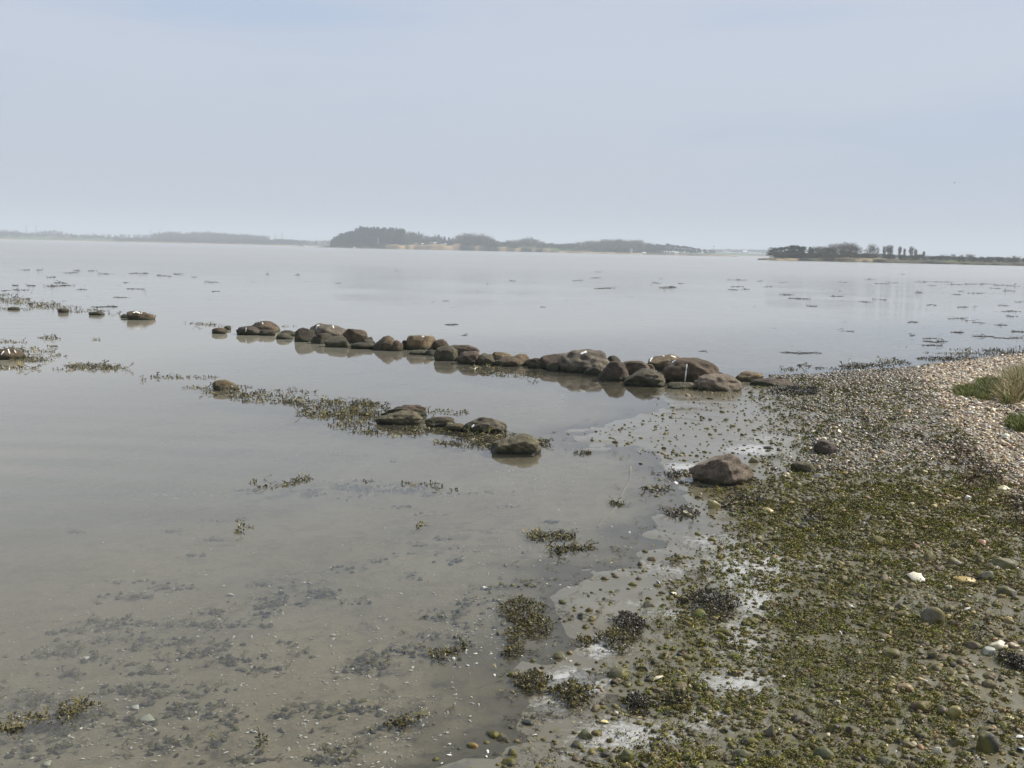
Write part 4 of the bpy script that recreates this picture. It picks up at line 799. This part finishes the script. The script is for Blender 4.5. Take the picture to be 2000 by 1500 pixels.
# small bladder-tipped branchlet (pointing +z), unit length
def bud_t(seed):
    g = np.random.default_rng(seed); v = [(0, 0, 0)]; 
    for z, r_ in ((.35, .10), (.75, .26), (1.0, .12)):
        for j in range(4): a = j * math.pi / 2 + z; v.append((math.cos(a) * r_ + g.normal(0, .03), math.sin(a) * r_ * .7, z))
    v.append((g.normal(0, .08), 0, 1.1)); f = []
    for j in range(4):
        k_ = (j + 1) % 4; f.append((0, 1 + k_, 1 + j))
        for b_ in (1, 5): f += [(b_ + j, b_ + k_, b_ + 4 + k_), (b_ + j, b_ + 4 + k_, b_ + 4 + j)]
        f.append((9 + j, 9 + k_, 13))
    return np.array(v), np.array(f)
BUD = [bud_t(i) for i in range(4)]
def frond_t(seed):                            # forked ribbon, lies roughly along +x with lift
    g = np.random.default_rng(seed); V = []; Fc = []
    def rib(p, a, l, w, z, dep):
        pts = [np.array(p)]; 
        for i in range(3): a += g.normal(0, .25); pts.append(pts[-1] + np.array((math.cos(a) * l / 3, math.sin(a) * l / 3, g.normal(z, .05) * l)))
        b = len(V); 
        for i, q_ in enumerate(pts): t_ = np.array((-math.sin(a), math.cos(a), g.normal(0, .5))) * w; V.append(q_ - t_); V.append(q_ + t_)
        for i in range(3): k_ = b + i * 2; Fc.extend([(k_, k_ + 1, k_ + 3), (k_, k_ + 3, k_ + 2)])
        if dep: 
            for s_ in (-1, 1): rib(pts[-1], a + s_ * g.uniform(.3, .6), l * .75, w * .85, z, dep - 1)
        else:
            q_ = pts[-1]; b = len(V); r_ = w * 1.7
            for d in ((r_, 0, 0), (-r_, 0, 0), (0, r_, 0), (0, -r_, 0), (0, 0, r_), (0, 0, -r_)): V.append(q_ + np.array(d))
            for a_, b_, c_ in ((0, 2, 4), (2, 1, 4), (1, 3, 4), (3, 0, 4), (2, 0, 5), (1, 2, 5), (3, 1, 5), (0, 3, 5)): Fc.append((b + a_, b + b_, b + c_))
    rib((0, 0, 0), 0, .40, .055, .05, 2); return np.array(V), np.array(Fc)
FRO = [frond_t(i + 20) for i in range(6)]
G, sz, cc = HG
for i in range(6): k = (np.arange(len(G)) % 6 == i) & isf; heap.add(*FRO[i], rots(k.sum(), .2) * (np.stack([sz[k] * 3.2, sz[k] * 3.2, sz[k] * 1.2], -1))[:, None, :], G[k] + (0, 0, .004), cc[k])
tag(link('submerged_debris', heap.mesh('submerged_debris', pebw_m)), 'dark weed, mussel and pebble heaps on the shallow sea bed', kind='stuff')
WC = np.array([(.085, .070, .018), (.040, .034, .012), (.15, .12, .028), (.11, .10, .025), (.022, .022, .014), (.20, .155, .035)])
WD = np.array([(.022, .018, .012), (.035, .026, .014), (.014, .013, .011), (.06, .04, .018)])
def ell(cx, cy, rx, ry, n, slope=.0225):
    a = rng.random(n) * 6.283; q_ = np.sqrt(rng.random(n)); dx = np.cos(a) * q_ * rx; return cx + dx, cy + np.sin(a) * q_ * ry + dx * slope
def weed(label, parts, name='seaweed_clump', cat='seaweed', kind=None, group=None, pal=WC, lift=.3, sz=1.0, m=None, slopes=.0225, floatz=True, frac=.16, flat=1.0):
    """parts: (cx, cy, rx, ry, n) in the photograph's units, laid on the water or the beach"""
    S0 = Soup(); org = None
    for cx, cy, rx, ry, n in parts:
        qx, qy = ell(cx, cy, rx, ry, n, slopes); G = at(qx, qy, 0.0); s = sdist(G[:, 0], G[:, 1]); gd = ground(qx, qy); G = np.where((s > .05)[:, None], gd, G); G[:, 2] = np.maximum(G[:, 2], 0 if floatz else -9)
        d = G[:, 1]; L_ = sz * np.clip(.0100 * d ** .45, .012, .06) * rng.uniform(.6, 1.5, n)
        if org is None: org = G.mean(0)
        c = pick(pal, n, .35); isb = rng.random(n) > frac
        cl = 4 * np.clip(rx / 12, .4, 2)
        for i in range(4):
            k = isb & (np.arange(n) % 4 == i); m_ = k.sum(); A = rots(m_, 1.05) * (np.stack([L_[k]] * 3, -1) * (.85, .85, .9))[:, None, :]; A[:, 2] *= flat; S0.add(*BUD[i], A, G[k] + np.array([0, 0, -.25]) * L_[k][:, None] + (0, 0, .002), c[k])
        for i in range(6):
            k = ~isb & (np.arange(n) % 6 == i); m_ = k.sum(); A = rots(m_, .35) * (np.stack([L_[k] * 2.6, L_[k] * 2.6, L_[k] * 2.2 * lift * 2], -1))[:, None, :]; A[:, 2] *= flat; S0.add(*FRO[i], A, G[k] + np.array([0, 0, rng.uniform(0, .3)]) * L_[k][:, None] + (0, 0, .003), c[k])
    me = S0.mesh(name, m or wrack_m, False, org); o = link(name, me, org); tag(o, label, None if kind else cat, group, kind); return o
def dome(label, cx, cy, rx, ry, n, pal=WC, hgt=.42, **kw):       # a raised clump: fronds stacked over a small mound
    S0 = Soup(); p = np.ravel(ground(np.array(float(cx)), np.array(float(cy)))); p[2] = max(p[2], 0); dist = float(np.dot(p - np.array([0, 0, CZ]), FW)); wx_ = rx / F * dist; wy_ = ry / F * dist / max(CZ / dist, .2)
    a = rng.random(n) * 6.283; q_ = rng.random(n) ** .55; x = np.cos(a) * q_ * wx_ * (1 + .25 * np.sin(3 * a)); y = np.sin(a) * q_ * wy_ * (1 + .2 * np.cos(4 * a)); z = (1 - q_ ** 2) * min(wx_, wy_) * hgt * rng.uniform(.3, 1, n)
    T = np.stack([x, y, z + .004], -1); L_ = rng.uniform(.010, .021, n) * kw.get('sz', 1); c = pick(pal, n, .4); isb = rng.random(n) > .3
    for i in range(4): k = isb & (np.arange(n) % 4 == i); S0.add(*BUD[i], rots(k.sum(), .9) * (np.stack([L_[k]] * 3, -1))[:, None, :], T[k], c[k])
    for i in range(6): k = ~isb & (np.arange(n) % 6 == i); S0.add(*FRO[i], rots(k.sum(), .5) * (np.stack([L_[k] * 1.8] * 3, -1))[:, None, :], T[k], c[k])
    o = link('seaweed_clump', S0.mesh('seaweed_clump', wrack_m), p); tag(o, label, 'seaweed'); return o
# weed band along the second row of stones
weed('long olive bladder wrack band along the second row of boulders', [(400, 758, 45, 4, 80), (450, 768, 60, 7, 220), (520, 778, 70, 11, 420), (600, 787, 60, 9, 300), (690, 790, 50, 9, 300), (640, 805, 60, 10, 300), (700, 812, 50, 14, 420), (720, 800, 40, 14, 300), (690, 832, 50, 9, 160), (630, 812, 50, 6, 160), (760, 845, 70, 7, 220), (840, 838, 60, 9, 260),
      (870, 805, 50, 5, 90), (930, 855, 50, 9, 300), (900, 868, 45, 6, 90), (950, 868, 28, 10, 180), (985, 850, 30, 6, 100), (870, 865, 20, 4, 50), (560, 765, 60, 3, 60), (470, 756, 25, 4, 60)], name='seaweed_bed')
weed('short row of weed tips left of the pyramid boulder', [(330, 737, 42, 3.5, 90), (400, 738, 30, 3, 40), (280, 743, 8, 2, 8)])
weed('olive wrack beside the striped green boulder', [(1062, 868, 14, 6, 70), (1060, 860, 10, 4, 20)])
weed('oval mat of olive wrack at the left', [(185, 717, 58, 6, 420), (140, 722, 40, 4, 60), (230, 722, 30, 3, 50)])
weed('ragged weed around the left-edge boulder', [(60, 703, 45, 5, 260), (20, 696, 60, 6, 160), (40, 680, 40, 3, 90), (75, 687, 35, 3, 70), (30, 719, 45, 4, 120), (20, 668, 30, 2.5, 60), (110, 694, 20, 3, 30)])
weed('thin weed raft behind the left-edge boulder', [(100, 661, 24, 2.4, 60), (100, 677, 12, 2, 20), (190, 664, 8, 1.4, 10)])
weed('long weed belt reaching in from the far left edge', [(20, 585, 40, 4, 220), (60, 593, 60, 4, 260), (110, 600, 50, 4, 180), (160, 607, 50, 4, 160), (210, 613, 30, 3, 60), (30, 604, 35, 3, 80), (10, 576, 14, 2, 30), (290, 617, 14, 2, 20)], name='seaweed_bed')
weed('weed fringe left of the large left jetty boulder', [(395, 633, 34, 2, 60), (420, 637, 40, 2, 40), (560, 638, 20, 1.5, 16)])
weed('dark weed cluster under the jetty middle', [(960, 723, 40, 7, 220), (1000, 732, 60, 6, 150), (925, 718, 24, 4, 50)])
weed('curved row of wrack tips over a dark patch', [(590, 936, 18, 6, 50), (565, 946, 14, 5, 30), (530, 950, 30, 4, 38), (500, 942, 12, 4, 14), (515, 938, 5, 2, 4)], slopes=-.1)
weed('wrack tips poking out right of the curved row', [(800, 945, 20, 3, 22), (835, 946, 14, 3, 14), (860, 952, 8, 2, 5), (885, 957, 16, 2, 8), (710, 941, 12, 2, 10)])
weed('small brown wrack tips in the left shallows', [(470, 1028, 14, 5, 14), (470, 1039, 10, 3, 16)]); weed('lone brown wrack sprig in the middle shallows', [(823, 1024, 8, 4, 16), (812, 1029, 6, 2, 4)])
weed('dark weed heap above the second heap in the shallows', [(1050, 1046, 20, 9, 120), (1095, 1048, 30, 8, 130)]); weed('lower dark weed heap in the shallows', [(1110, 1070, 40, 6, 130), (1090, 1078, 14, 4, 40), (1150, 1070, 12, 4, 30)])
weed('dark weed bits on the far wet flat', [(1138, 884, 18, 4, 60), (1105, 881, 2, 3, 3), (1155, 886, 6, 3, 10)]); weed('weed strand lying on the wet flat by the old rope-like line', [(1205, 984, 16, 4, 50)])
weed('dark weed flung left of the large beach boulder', [(1325, 928, 26, 6, 90), (1300, 926, 20, 3, 20)], pal=WD); weed('green brown weed below the large beach boulder', [(1285, 955, 28, 6, 110)]); weed('low weed heap left of the yellow green stone', [(1335, 1005, 30, 12, 180), (1310, 1000, 14, 8, 40)], pal=WD)
weed('dark weed heap between the yellow stones', [(1455, 975, 34, 10, 200), (1450, 990, 50, 8, 160)], pal=WD); weed('small dark weed tuft on weedy sand', [(1583, 1014, 18, 9, 120)], pal=WD)
weed('floating brown wrack at the lower left corner', [(60, 1400, 45, 10, 60), (20, 1420, 26, 10, 60), (170, 1375, 28, 5, 30), (140, 1382, 30, 12, 60), (130, 1400, 18, 10, 36)])
weed('small brown wrack sprig at the bottom left', [(512, 1446, 8, 14, 26)]); weed('brown wrack tips at the bottom middle of the shallows', [(780, 1412, 20, 6, 36), (812, 1397, 10, 4, 14), (800, 1410, 14, 4, 14)])
weed('brown wrack strip left of the first weed heap', [(885, 1272, 20, 8, 60), (905, 1258, 10, 8, 36), (858, 1280, 10, 5, 20)])
dome('tall dark bladder wrack heap at the water edge, upper one', 1020, 1200, 42, 24, 420); dome('tall dark bladder wrack heap at the water edge, lower one', 1048, 1228, 34, 18, 260); dome('small dark wrack clump left of the foam', 1008, 1245, 26, 12, 130)
dome('large dark wrack heap on the beach, back part', 1230, 1222, 30, 22, 330, WD); dome('large dark wrack heap on the beach, front part', 1208, 1253, 38, 20, 360); dome('wide wrack heap with green stone, right of the middle', 1390, 1185, 56, 26, 560, WD)
dome('spiky wrack clump on the pale film, bottom middle', 1118, 1358, 40, 20, 380); dome('brown wrack clump with a twig, bottom middle', 1040, 1335, 34, 18, 260); dome('dark wrack tuft at the bottom right of the middle', 1248, 1378, 26, 18, 220, WD); dome('second dark wrack tuft right of it', 1330, 1372, 28, 18, 220)
dome('small dark wrack lump on wet sand', 1000, 1277, 22, 8, 90); dome('small red brown wrack lump in pale film', 1145, 1256, 18, 9, 90); dome('black wrack lump at the lower right edge', 1982, 1298, 28, 20, 320, WD); dome('small wrack lump near yellow stone at the water edge', 1316, 1098, 14, 8, 70)
weed('black dry weed heap at the landward end of the jetty', [(1555, 766, 52, 7, 700), (1540, 760, 30, 5, 200)], pal=WD * .6, lift=.5, name='seaweed_heap')
weed('weed line along the far water edge at the right', [(1670, 716, 30, 4, 200), (1700, 713, 40, 4, 200), (1750, 709, 30, 3, 120), (1740, 704, 30, 2, 60), (1570, 714, 16, 2.5, 60), (1620, 720, 50, 2, 60), (1830, 701, 40, 4, 220), (1880, 700, 40, 3, 160), (1920, 692, 60, 4, 220), (1970, 686, 50, 4, 220), (1900, 684, 50, 2, 70), (1840, 690, 40, 2, 60), (1990, 693, 40, 4, 160), (1540, 722, 20, 2, 30), (2060, 680, 80, 4, 200)], name='seaweed_bed', pal=WC * .6, frac=.08)
# brown wrack line on the gravel
weed('dark brown wrack line along the pale gravel', [(1880, 895, 40, 16, 260), (1930, 925, 40, 16, 300), (1925, 945, 50, 12, 260), (1985, 985, 30, 16, 240), (1960, 800, 30, 10, 120), (1985, 815, 20, 12, 120), (1995, 1030, 30, 20, 200), (1840, 870, 40, 12, 120)], pal=np.array([(.06, .035, .022), (.035, .024, .016), (.10, .06, .035)]), m=dryweed_m, lift=.25, kind='stuff', name='wrack_line')

# rafts of weed out on the open water, each its own
RAFT = [(48, 527, 10, 1), (78, 528, 8, 1), (137, 533, 14, 1), (152, 529, 6, 1), (178, 529, 7, 1), (205, 535, 14, 1), (100, 541, 10, 1), (263, 534, 12, 1.2), (283, 534, 8, 1), (321, 539, 16, 1.4), (345, 535, 8, 1), (380, 541, 4, 1), (412, 551, 14, 1.2), (118, 553, 14, 1.6), (115, 558, 28, 2), (60, 558, 10, 1.4), (30, 558, 8, 1), (246, 552, 7, 1), (265, 564, 20, 1.4), (235, 581, 14, 1.2), (160, 565, 12, 1), (421, 569, 8, 1.2), (522, 536, 4, 1), (580, 537, 5, 1),
        (10, 568, 8, 1.4), (40, 566, 18, 1.2), (205, 600, 26, 1.6), (882, 634, 14, 2), (908, 655, 6, 1.2), (774, 529, 4, 1), (1170, 531, 8, 1), (1164, 543, 10, 1), (1128, 549, 12, 1.4), (1178, 563, 18, 1.6), (1305, 562, 18, 1.6), (1330, 554, 8, 1), (1282, 553, 10, 1.2), (1440, 547, 18, 1.4), (1440, 560, 14, 1.4), (1455, 565, 10, 1.2), (1432, 566, 10, 1.2), (1485, 549, 6, 1.2), (1500, 560, 10, 1), (1312, 560, 10, 1),
        (1530, 552, 8, 1.2), (1540, 576, 10, 1.4), (1562, 583, 22, 1.6), (1585, 598, 10, 1.6), (1530, 576, 9, 1.2), (1645, 551, 10, 1), (1700, 546, 12, 1), (1725, 555, 16, 1.2), (1745, 553, 10, 1), (1635, 579, 14, 1.4), (1640, 568, 4, 1.4), (1820, 551, 44, 1), (1900, 555, 60, 1.2), (1965, 558, 30, 1.2), (1820, 558, 10, 1), (1795, 572, 9, 1.4), (1870, 576, 9, 1.4), (1905, 573, 16, 1.4), (1945, 564, 10, 1.2), (1970, 569, 14, 1.4), (1875, 569, 4, 1), (1820, 596, 10, 1.2),
        (1880, 600, 12, 1.4), (1960, 596, 12, 1.4), (1975, 608, 20, 1.4), (1990, 590, 8, 1.2), (1868, 622, 20, 1.4), (1895, 627, 10, 1.4), (1910, 630, 12, 1.2), (1782, 629, 10, 1.4), (1960, 635, 10, 1), (1975, 618, 12, 1.2), (1870, 649, 14, 2.2), (1825, 667, 24, 2), (1818, 661, 14, 1.4), (1820, 674, 20, 1.8), (1920, 657, 24, 2.2), (1970, 661, 30, 2), (1783, 655, 6, 1.2), (1990, 648, 16, 1.6), (1565, 690, 40, 3), (1370, 686, 8, 1.2), (1660, 647, 8, 1), (1000, 548, 5, 1), (870, 588, 4, 1), (1290, 545, 5, 1), (1690, 590, 10, 1.2), (1720, 585, 10, 1.2), (1060, 600, 4, 1), (660, 553, 5, 1)]
FARL = [(60, 'leftmost pylons'), (190, 'far left field'), (305, 'second pylon pair'), (450, 'long far wood'), (595, 'moored motor boat'), (739, 'flagpole'), (840, 'sandy cliff'), (950, 'wind turbine'), (1150, 'bare headland wood'), (1321, 'headland tip'),
        (1440, 'gap between headlands'), (1540, 'dark pines'), (1645, 'tall bare trees'), (1760, 'slim poplars'), (1864, 'flying dark bird'), (1970, 'far shore\'s right end')]
for i, (cx, cy, rx, ry) in enumerate(RAFT):
    lm = min(FARL, key=lambda q_: abs(q_[0] - cx))[1]; w_ = 'long thin' if rx > 17 else ('small' if rx < 8 else 'dark')
    far = 'far out' if cy < 552 else ('midway out' if cy < 585 else 'close in'); d = at(cx, cy)[1]; n = int(np.clip(rx * 8 * (1.5 if ry > 1.5 else 1), 30, 500))
    pts_ = [(cx + k_ * rx * .55, cy + rng.normal(0, .35) * ry, rx * rng.uniform(.3, .55), ry * rng.uniform(.2, .45), n // 3) for k_ in (-1, 0, 1)]
    weed(f'{w_} raft of weed {far}, in line with the {lm}', pts_, name='seaweed_raft', group='weed rafts on the open bay', pal=WD, sz=.75 + min(d, 90) / 95, frac=.04, slopes=.024, flat=.55)
# tiny specks of weed near the line of rafts
weed('loose specks of weed drifting on the open bay', [(rng.uniform(0, 2000), rng.uniform(530, 600), rng.uniform(3, 9), .5, 5) for _ in range(150)] + [(rng.uniform(1500, 2000), rng.uniform(540, 680), rng.uniform(3, 8), .5, 6) for _ in range(70)], name='drifting_weed', kind='stuff', pal=WD * 1.6, sz=1.2, frac=.03, flat=.4)

# small weed bits over the flats and the beach
n = 1500; qx = rng.uniform(980, 1900, n); qy = rng.uniform(760, 1500, n); G = ground(qx, qy); s = sdist(G[:, 0], G[:, 1]); k = (s > -.35) & (s < 2.2) & ((s < .4) | (rng.random(len(s)) < .35)); G = G[k]; G[:, 2] = np.maximum(G[:, 2], 0); bits = Soup(); 
G = np.repeat(G, 4, 0) + rng.normal(0, 1, (len(G) * 4, 3)) * (.018, .018, 0); L_ = rng.uniform(.006, .014, len(G)); c = pick(np.vstack([WC, WD]), len(G), .4)
for i in range(6): k = np.arange(len(G)) % 6 == i; bits.add(*FRO[i], rots(k.sum(), .3) * (np.stack([L_[k] * 2.2, L_[k] * 2.2, L_[k]], -1))[:, None, :], G[k] + (0, 0, .004), c[k])
tag(link('seaweed_bits', bits.mesh('seaweed_bits', wrack_m)), 'small scraps of brown weed strewn over the wet flats', kind='stuff')

# green algae carpet: crumpled flakes in small tufts on stones and mud
n = 250000; X = rng.uniform(-.8, 7.5, n); Y = 2.6 + rng.random(n) ** 1.2 * 11; S_ = sdist(X, Y); G = np.stack([X, Y, 0 * X], -1); G[:, 2] = height(X, Y, S_); qx, qy, qz = proj(G)
fo = gauss(qx, qy, FOAM); w_ = algae_w(qx, qy, S_) * (1 - .55 * fo) * (.14 + .86 * sstep(.40, .55, fbm(X, Y, .16, 70, 3))); k = (rng.random(n) < w_ * .55) & (qx > 900) & (qx < 2080) & (qy < 1580); G = G[k]; qz = qz[k]
print('ALGAE tufts', len(G))
m_ = 16; base_c = pick(1.2 * np.array([(.170, .156, .026), (.125, .118, .022), (.24, .215, .042), (.080, .070, .022), (.130, .160, .020), (.145, .115, .032), (.085, .07, .026)]), len(G), .3)
tw = rng.uniform(.5, 1.5, (len(G), 1, 1)); lf = rng.normal(0, 1, (len(G), m_, 3)) * .012 * tw; rr_ = (lf[..., 0] ** 2 + lf[..., 1] ** 2) / (.015 * tw[..., 0]) ** 2; lf[..., 2] = .002 + 0.017 * tw[..., 0] * np.exp(-rr_) * rng.uniform(.5, 1.1, rr_.shape); T = (G[:, None] + lf).reshape(-1, 3); c = np.repeat(base_c, m_, 0) * rng.uniform(.7, 1.35, (len(T), 1))
cv = np.array([(-.5, 0, -.2), (0, -.45, .15), (.55, .05, -.1), (.05, .5, .2)]); cf = np.array([(0, 1, 2), (0, 2, 3)]); L_ = rng.uniform(.0035, .0085, len(T)) * np.repeat(np.clip(qz / 4, 1, 2.2), m_)
al = Soup(); kk = np.nonzero((PEB['aw'] > .25) & (PEB['r'] > .0085) & (rng.random(len(PEB['r'])) < .66))[0]; m2 = 16
cb2 = np.repeat(1.15 * pick(np.array([(.170, .156, .026), (.125, .118, .022), (.22, .20, .040), (.090, .078, .024), (.130, .155, .022), (.145, .115, .032)]), len(kk), .3), m2, 0) * rng.uniform(.7, 1.3, (len(kk) * m2, 1))
u_ = rng.normal(0, 1, (len(kk), m2, 3)); u_[..., 2] = np.abs(u_[..., 2]) + .15; u_ /= np.linalg.norm(u_, axis=2)[..., None]; u_[..., 2] *= .72; T2 = (PEB['T'][kk][:, None] + u_ * PEB['r'][kk][:, None, None] * 1.02).reshape(-1, 3); L2 = np.repeat(PEB['r'][kk], m2) * rng.uniform(.28, .62, len(T2))
al.add(cv, cf, rots(len(T2), .55) * (np.stack([L2] * 3, -1))[:, None, :], T2, cb2); print('STONE ALGAE', len(kk)); al.add(cv, cf, rots(len(T), .6) * (np.stack([L_] * 3, -1))[:, None, :], T, c)
tag(link('green_algae', al.mesh('green_algae', algae_m)), 'yellow green algae carpet over the pebbly mud', kind='stuff')

# ------------------------------------------------------------------ grass on the gravel ridge
grass_m = weed_mat('grass', .6, .2)
def grass(name, label, zones, hgt, pal, kind='stuff', lean=.35, curl=.5):
    S0 = Soup(); org = None
    tv = np.array([(-.04, 0, 0), (.04, 0, 0), (-.035, .08, .4), (.035, .08, .4), (-.02, .28, .75), (.02, .28, .75), (0, .55, .98)]); tf = np.array([(0, 1, 3), (0, 3, 2), (2, 3, 5), (2, 5, 4), (4, 5, 6)])
    for cx, cy, rx, ry, n, hs in zones:
        qx, qy = ell(cx, cy, rx, ry, n); G = ground(qx, qy); h = hgt * hs * rng.uniform(.5, 1.3, n); org = G.mean(0) if org is None else org
        A = rots(n, lean) * (np.stack([np.full(n, .09), h * curl / .5, h], -1))[:, None, :]; S0.add(tv, tf, A, G - (0, 0, .004), pick(pal, n, .35))
    o = link(name, S0.mesh(name, grass_m, False, org), org); tag(o, label, None if kind else 'grass', kind=kind); return o
GG = np.array([(.15, .20, .03), (.10, .15, .022), (.20, .22, .05), (.25, .22, .09)]); GD = np.array([(.42, .33, .18), (.52, .42, .24), (.34, .26, .14), (.40, .29, .15), (.46, .36, .20)])
grass('green_grass', 'short green grass patch on the gravel left of the tussock', [(1895, 768, 34, 10, 1500, 1), (1935, 750, 30, 7, 1000, 1), (1950, 765, 30, 10, 900, 1), (1925, 780, 16, 4, 300, .8)], .09, GG)
grass('green_grass', 'green grass patch at the right edge below the tussock', [(1992, 832, 26, 12, 1400, 1), (2030, 835, 30, 14, 800, 1)], .09, GG)
grass('grass_tussock', 'dry straw coloured grass tussock on the right edge', [(1985, 770, 30, 12, 1500, 1), (2020, 765, 30, 16, 1600, 1.1), (1995, 750, 34, 8, 1200, 1), (1970, 785, 20, 7, 500, .8), (2080, 770, 60, 16, 1500, 1.1)], .23, np.vstack([GD, GG[:3]]), kind=None, curl=.7)

# ------------------------------------------------------------------ birds, rope-like line, twigs
bird_d = plain('dark_plumage', (.03, .03, .032), .7); bird_w = plain('white_plumage', (.75, .75, .73), .7, .1)
def bird(label, px, py, y, span, m, swim=False):
    e = bpy.data.objects.new('bird', None); COL.objects.link(e); v, f = ICO[3]; v = v.copy(); v[:, 1] *= 1 - .35 * np.abs(v[:, 0]); v = v * (.32 * span, .09 * span, .09 * span); link('body', mesh_np('body', v, f, m, True), parent=e)
    v2, f2 = ICO[2]; link('head', mesh_np('head', v2 * .07 * span, f2, m, True), (.33 * span, 0, .06 * span + (.08 * span if swim else 0)), e)
    v = np.array([(.36, -.012, .05), (.36, .012, .05), (.46, 0, .04), (.37, 0, .075)]) * span + ((0, 0, .08 * span) if swim else (0, 0, 0)); link('beak', mesh_np('beak', v, [(0, 1, 2), (0, 2, 3), (1, 3, 2), (0, 3, 1)], bird_d), parent=e)
    for s in (-1, 1):
        if swim: w = np.array([(.1, .08 * s, .05), (-.3, .05 * s, .04), (-.02, .09 * s, -.03), (.0, .04 * s, .1)])
        else: w = np.array([(.10, .04 * s, .03), (-.10, .04 * s, .03), (.04, .28 * s, .14), (-.10, .28 * s, .12), (-.08, .55 * s, .05), (0, .06 * s, .06)])
        fc = [(0, 1, 2), (0, 2, 3), (1, 3, 2), (0, 3, 1)] if swim else [(0, 1, 3), (0, 3, 2), (2, 3, 4), (0, 5, 1), (5, 2, 3), (5, 3, 1), (0, 2, 5)]
        link('wing', mesh_np('wing', w * span, fc, m), parent=e)
    d = rays(px, py); t = y / d[1]; e.location = Vector(d * t) + Vector((0, 0, CZ)); 
    if swim: e.location.z = .05 * span
    e.rotation_euler.z = .5 if not swim else 0; tag(e, label, 'bird')
bird('dark bird flying high at the right of the sky', 1864, 357, 130, .42, bird_d); bird('tiny dark bird high in the left sky', 441, 267, 220, .4, bird_d); bird('tiny dark bird in the middle of the sky', 1236, 388, 260, .45, bird_d); bird('small dark bird just above the headland tip', 1394, 481, 300, .7, bird_d)
p_ = at(1763, 536); bird('white gull swimming on the open water at the right', 1763, 536, float(p_[1]), .75, bird_w, True)
for lab, x0, y0, x1, y1, c in (('dead straw twig lying on weed, lower right of the middle', 1405, 1374, 1432, 1384, (.36, .30, .18)), ('pale straw twig near the bottom edge', 1388, 1477, 1422, 1480, (.45, .36, .24)), ('dark twig sticking out of the brown wrack clump', 1038, 1325, 1052, 1342, (.12, .07, .04)), ('pale dry stalk lying on the gravel by the grass', 1921, 774, 1932, 764, (.5, .42, .28)), ('thin black stalk on the wet sand by the wrack heap', 1130, 1206, 1158, 1214, (.02, .02, .02)), ('long pale stalk near the big cream shell', 1822, 1139, 1840, 1142, (.5, .4, .25))):
    a = np.ravel(ground(np.array(float(x0)), np.array(float(y0)))); b = np.ravel(ground(np.array(float(x1)), np.array(float(y1)))); a[2] = max(a[2], 0) + .012; b[2] = max(b[2], 0) + .018; mid = (a + b) / 2 + (0, .004, .006)
    v1, f1 = tri_tube(a - a, mid - a, .0022, .0018); v2, f2 = tri_tube(mid - a, b - a, .0018, .001); o = link('twig', mesh_np('twig', np.vstack([v1, v2]), np.vstack([f1, f2 + len(v1)]), shell_m, True, np.broadcast_to(c, (len(v1) + len(v2), 3))), a); tag(o, lab, 'twig')
# faint submerged wiggly weed string
pts = np.array([(1232, 912), (1230, 940), (1215, 965), (1205, 990), (1180, 1015), (1168, 1030)], float); G = ground(np.interp(np.linspace(0, 5, 40), range(6), pts[:, 0]), np.interp(np.linspace(0, 5, 40), range(6), pts[:, 1])); S0 = []
org = G[0].copy()
for i in range(39): S0.append((*tri_tube(G[i] - org + (0, 0, .002), G[i + 1] - org + (0, 0, .002), .006, .006), (.27, .23, .13)))
v, f, c = join(S0); tag(link('sand_ridge', mesh_np('sand_ridge', v, f, shell_m, True, c), org), 'faint pale line of sediment curving over the shallow flat', 'sediment line')
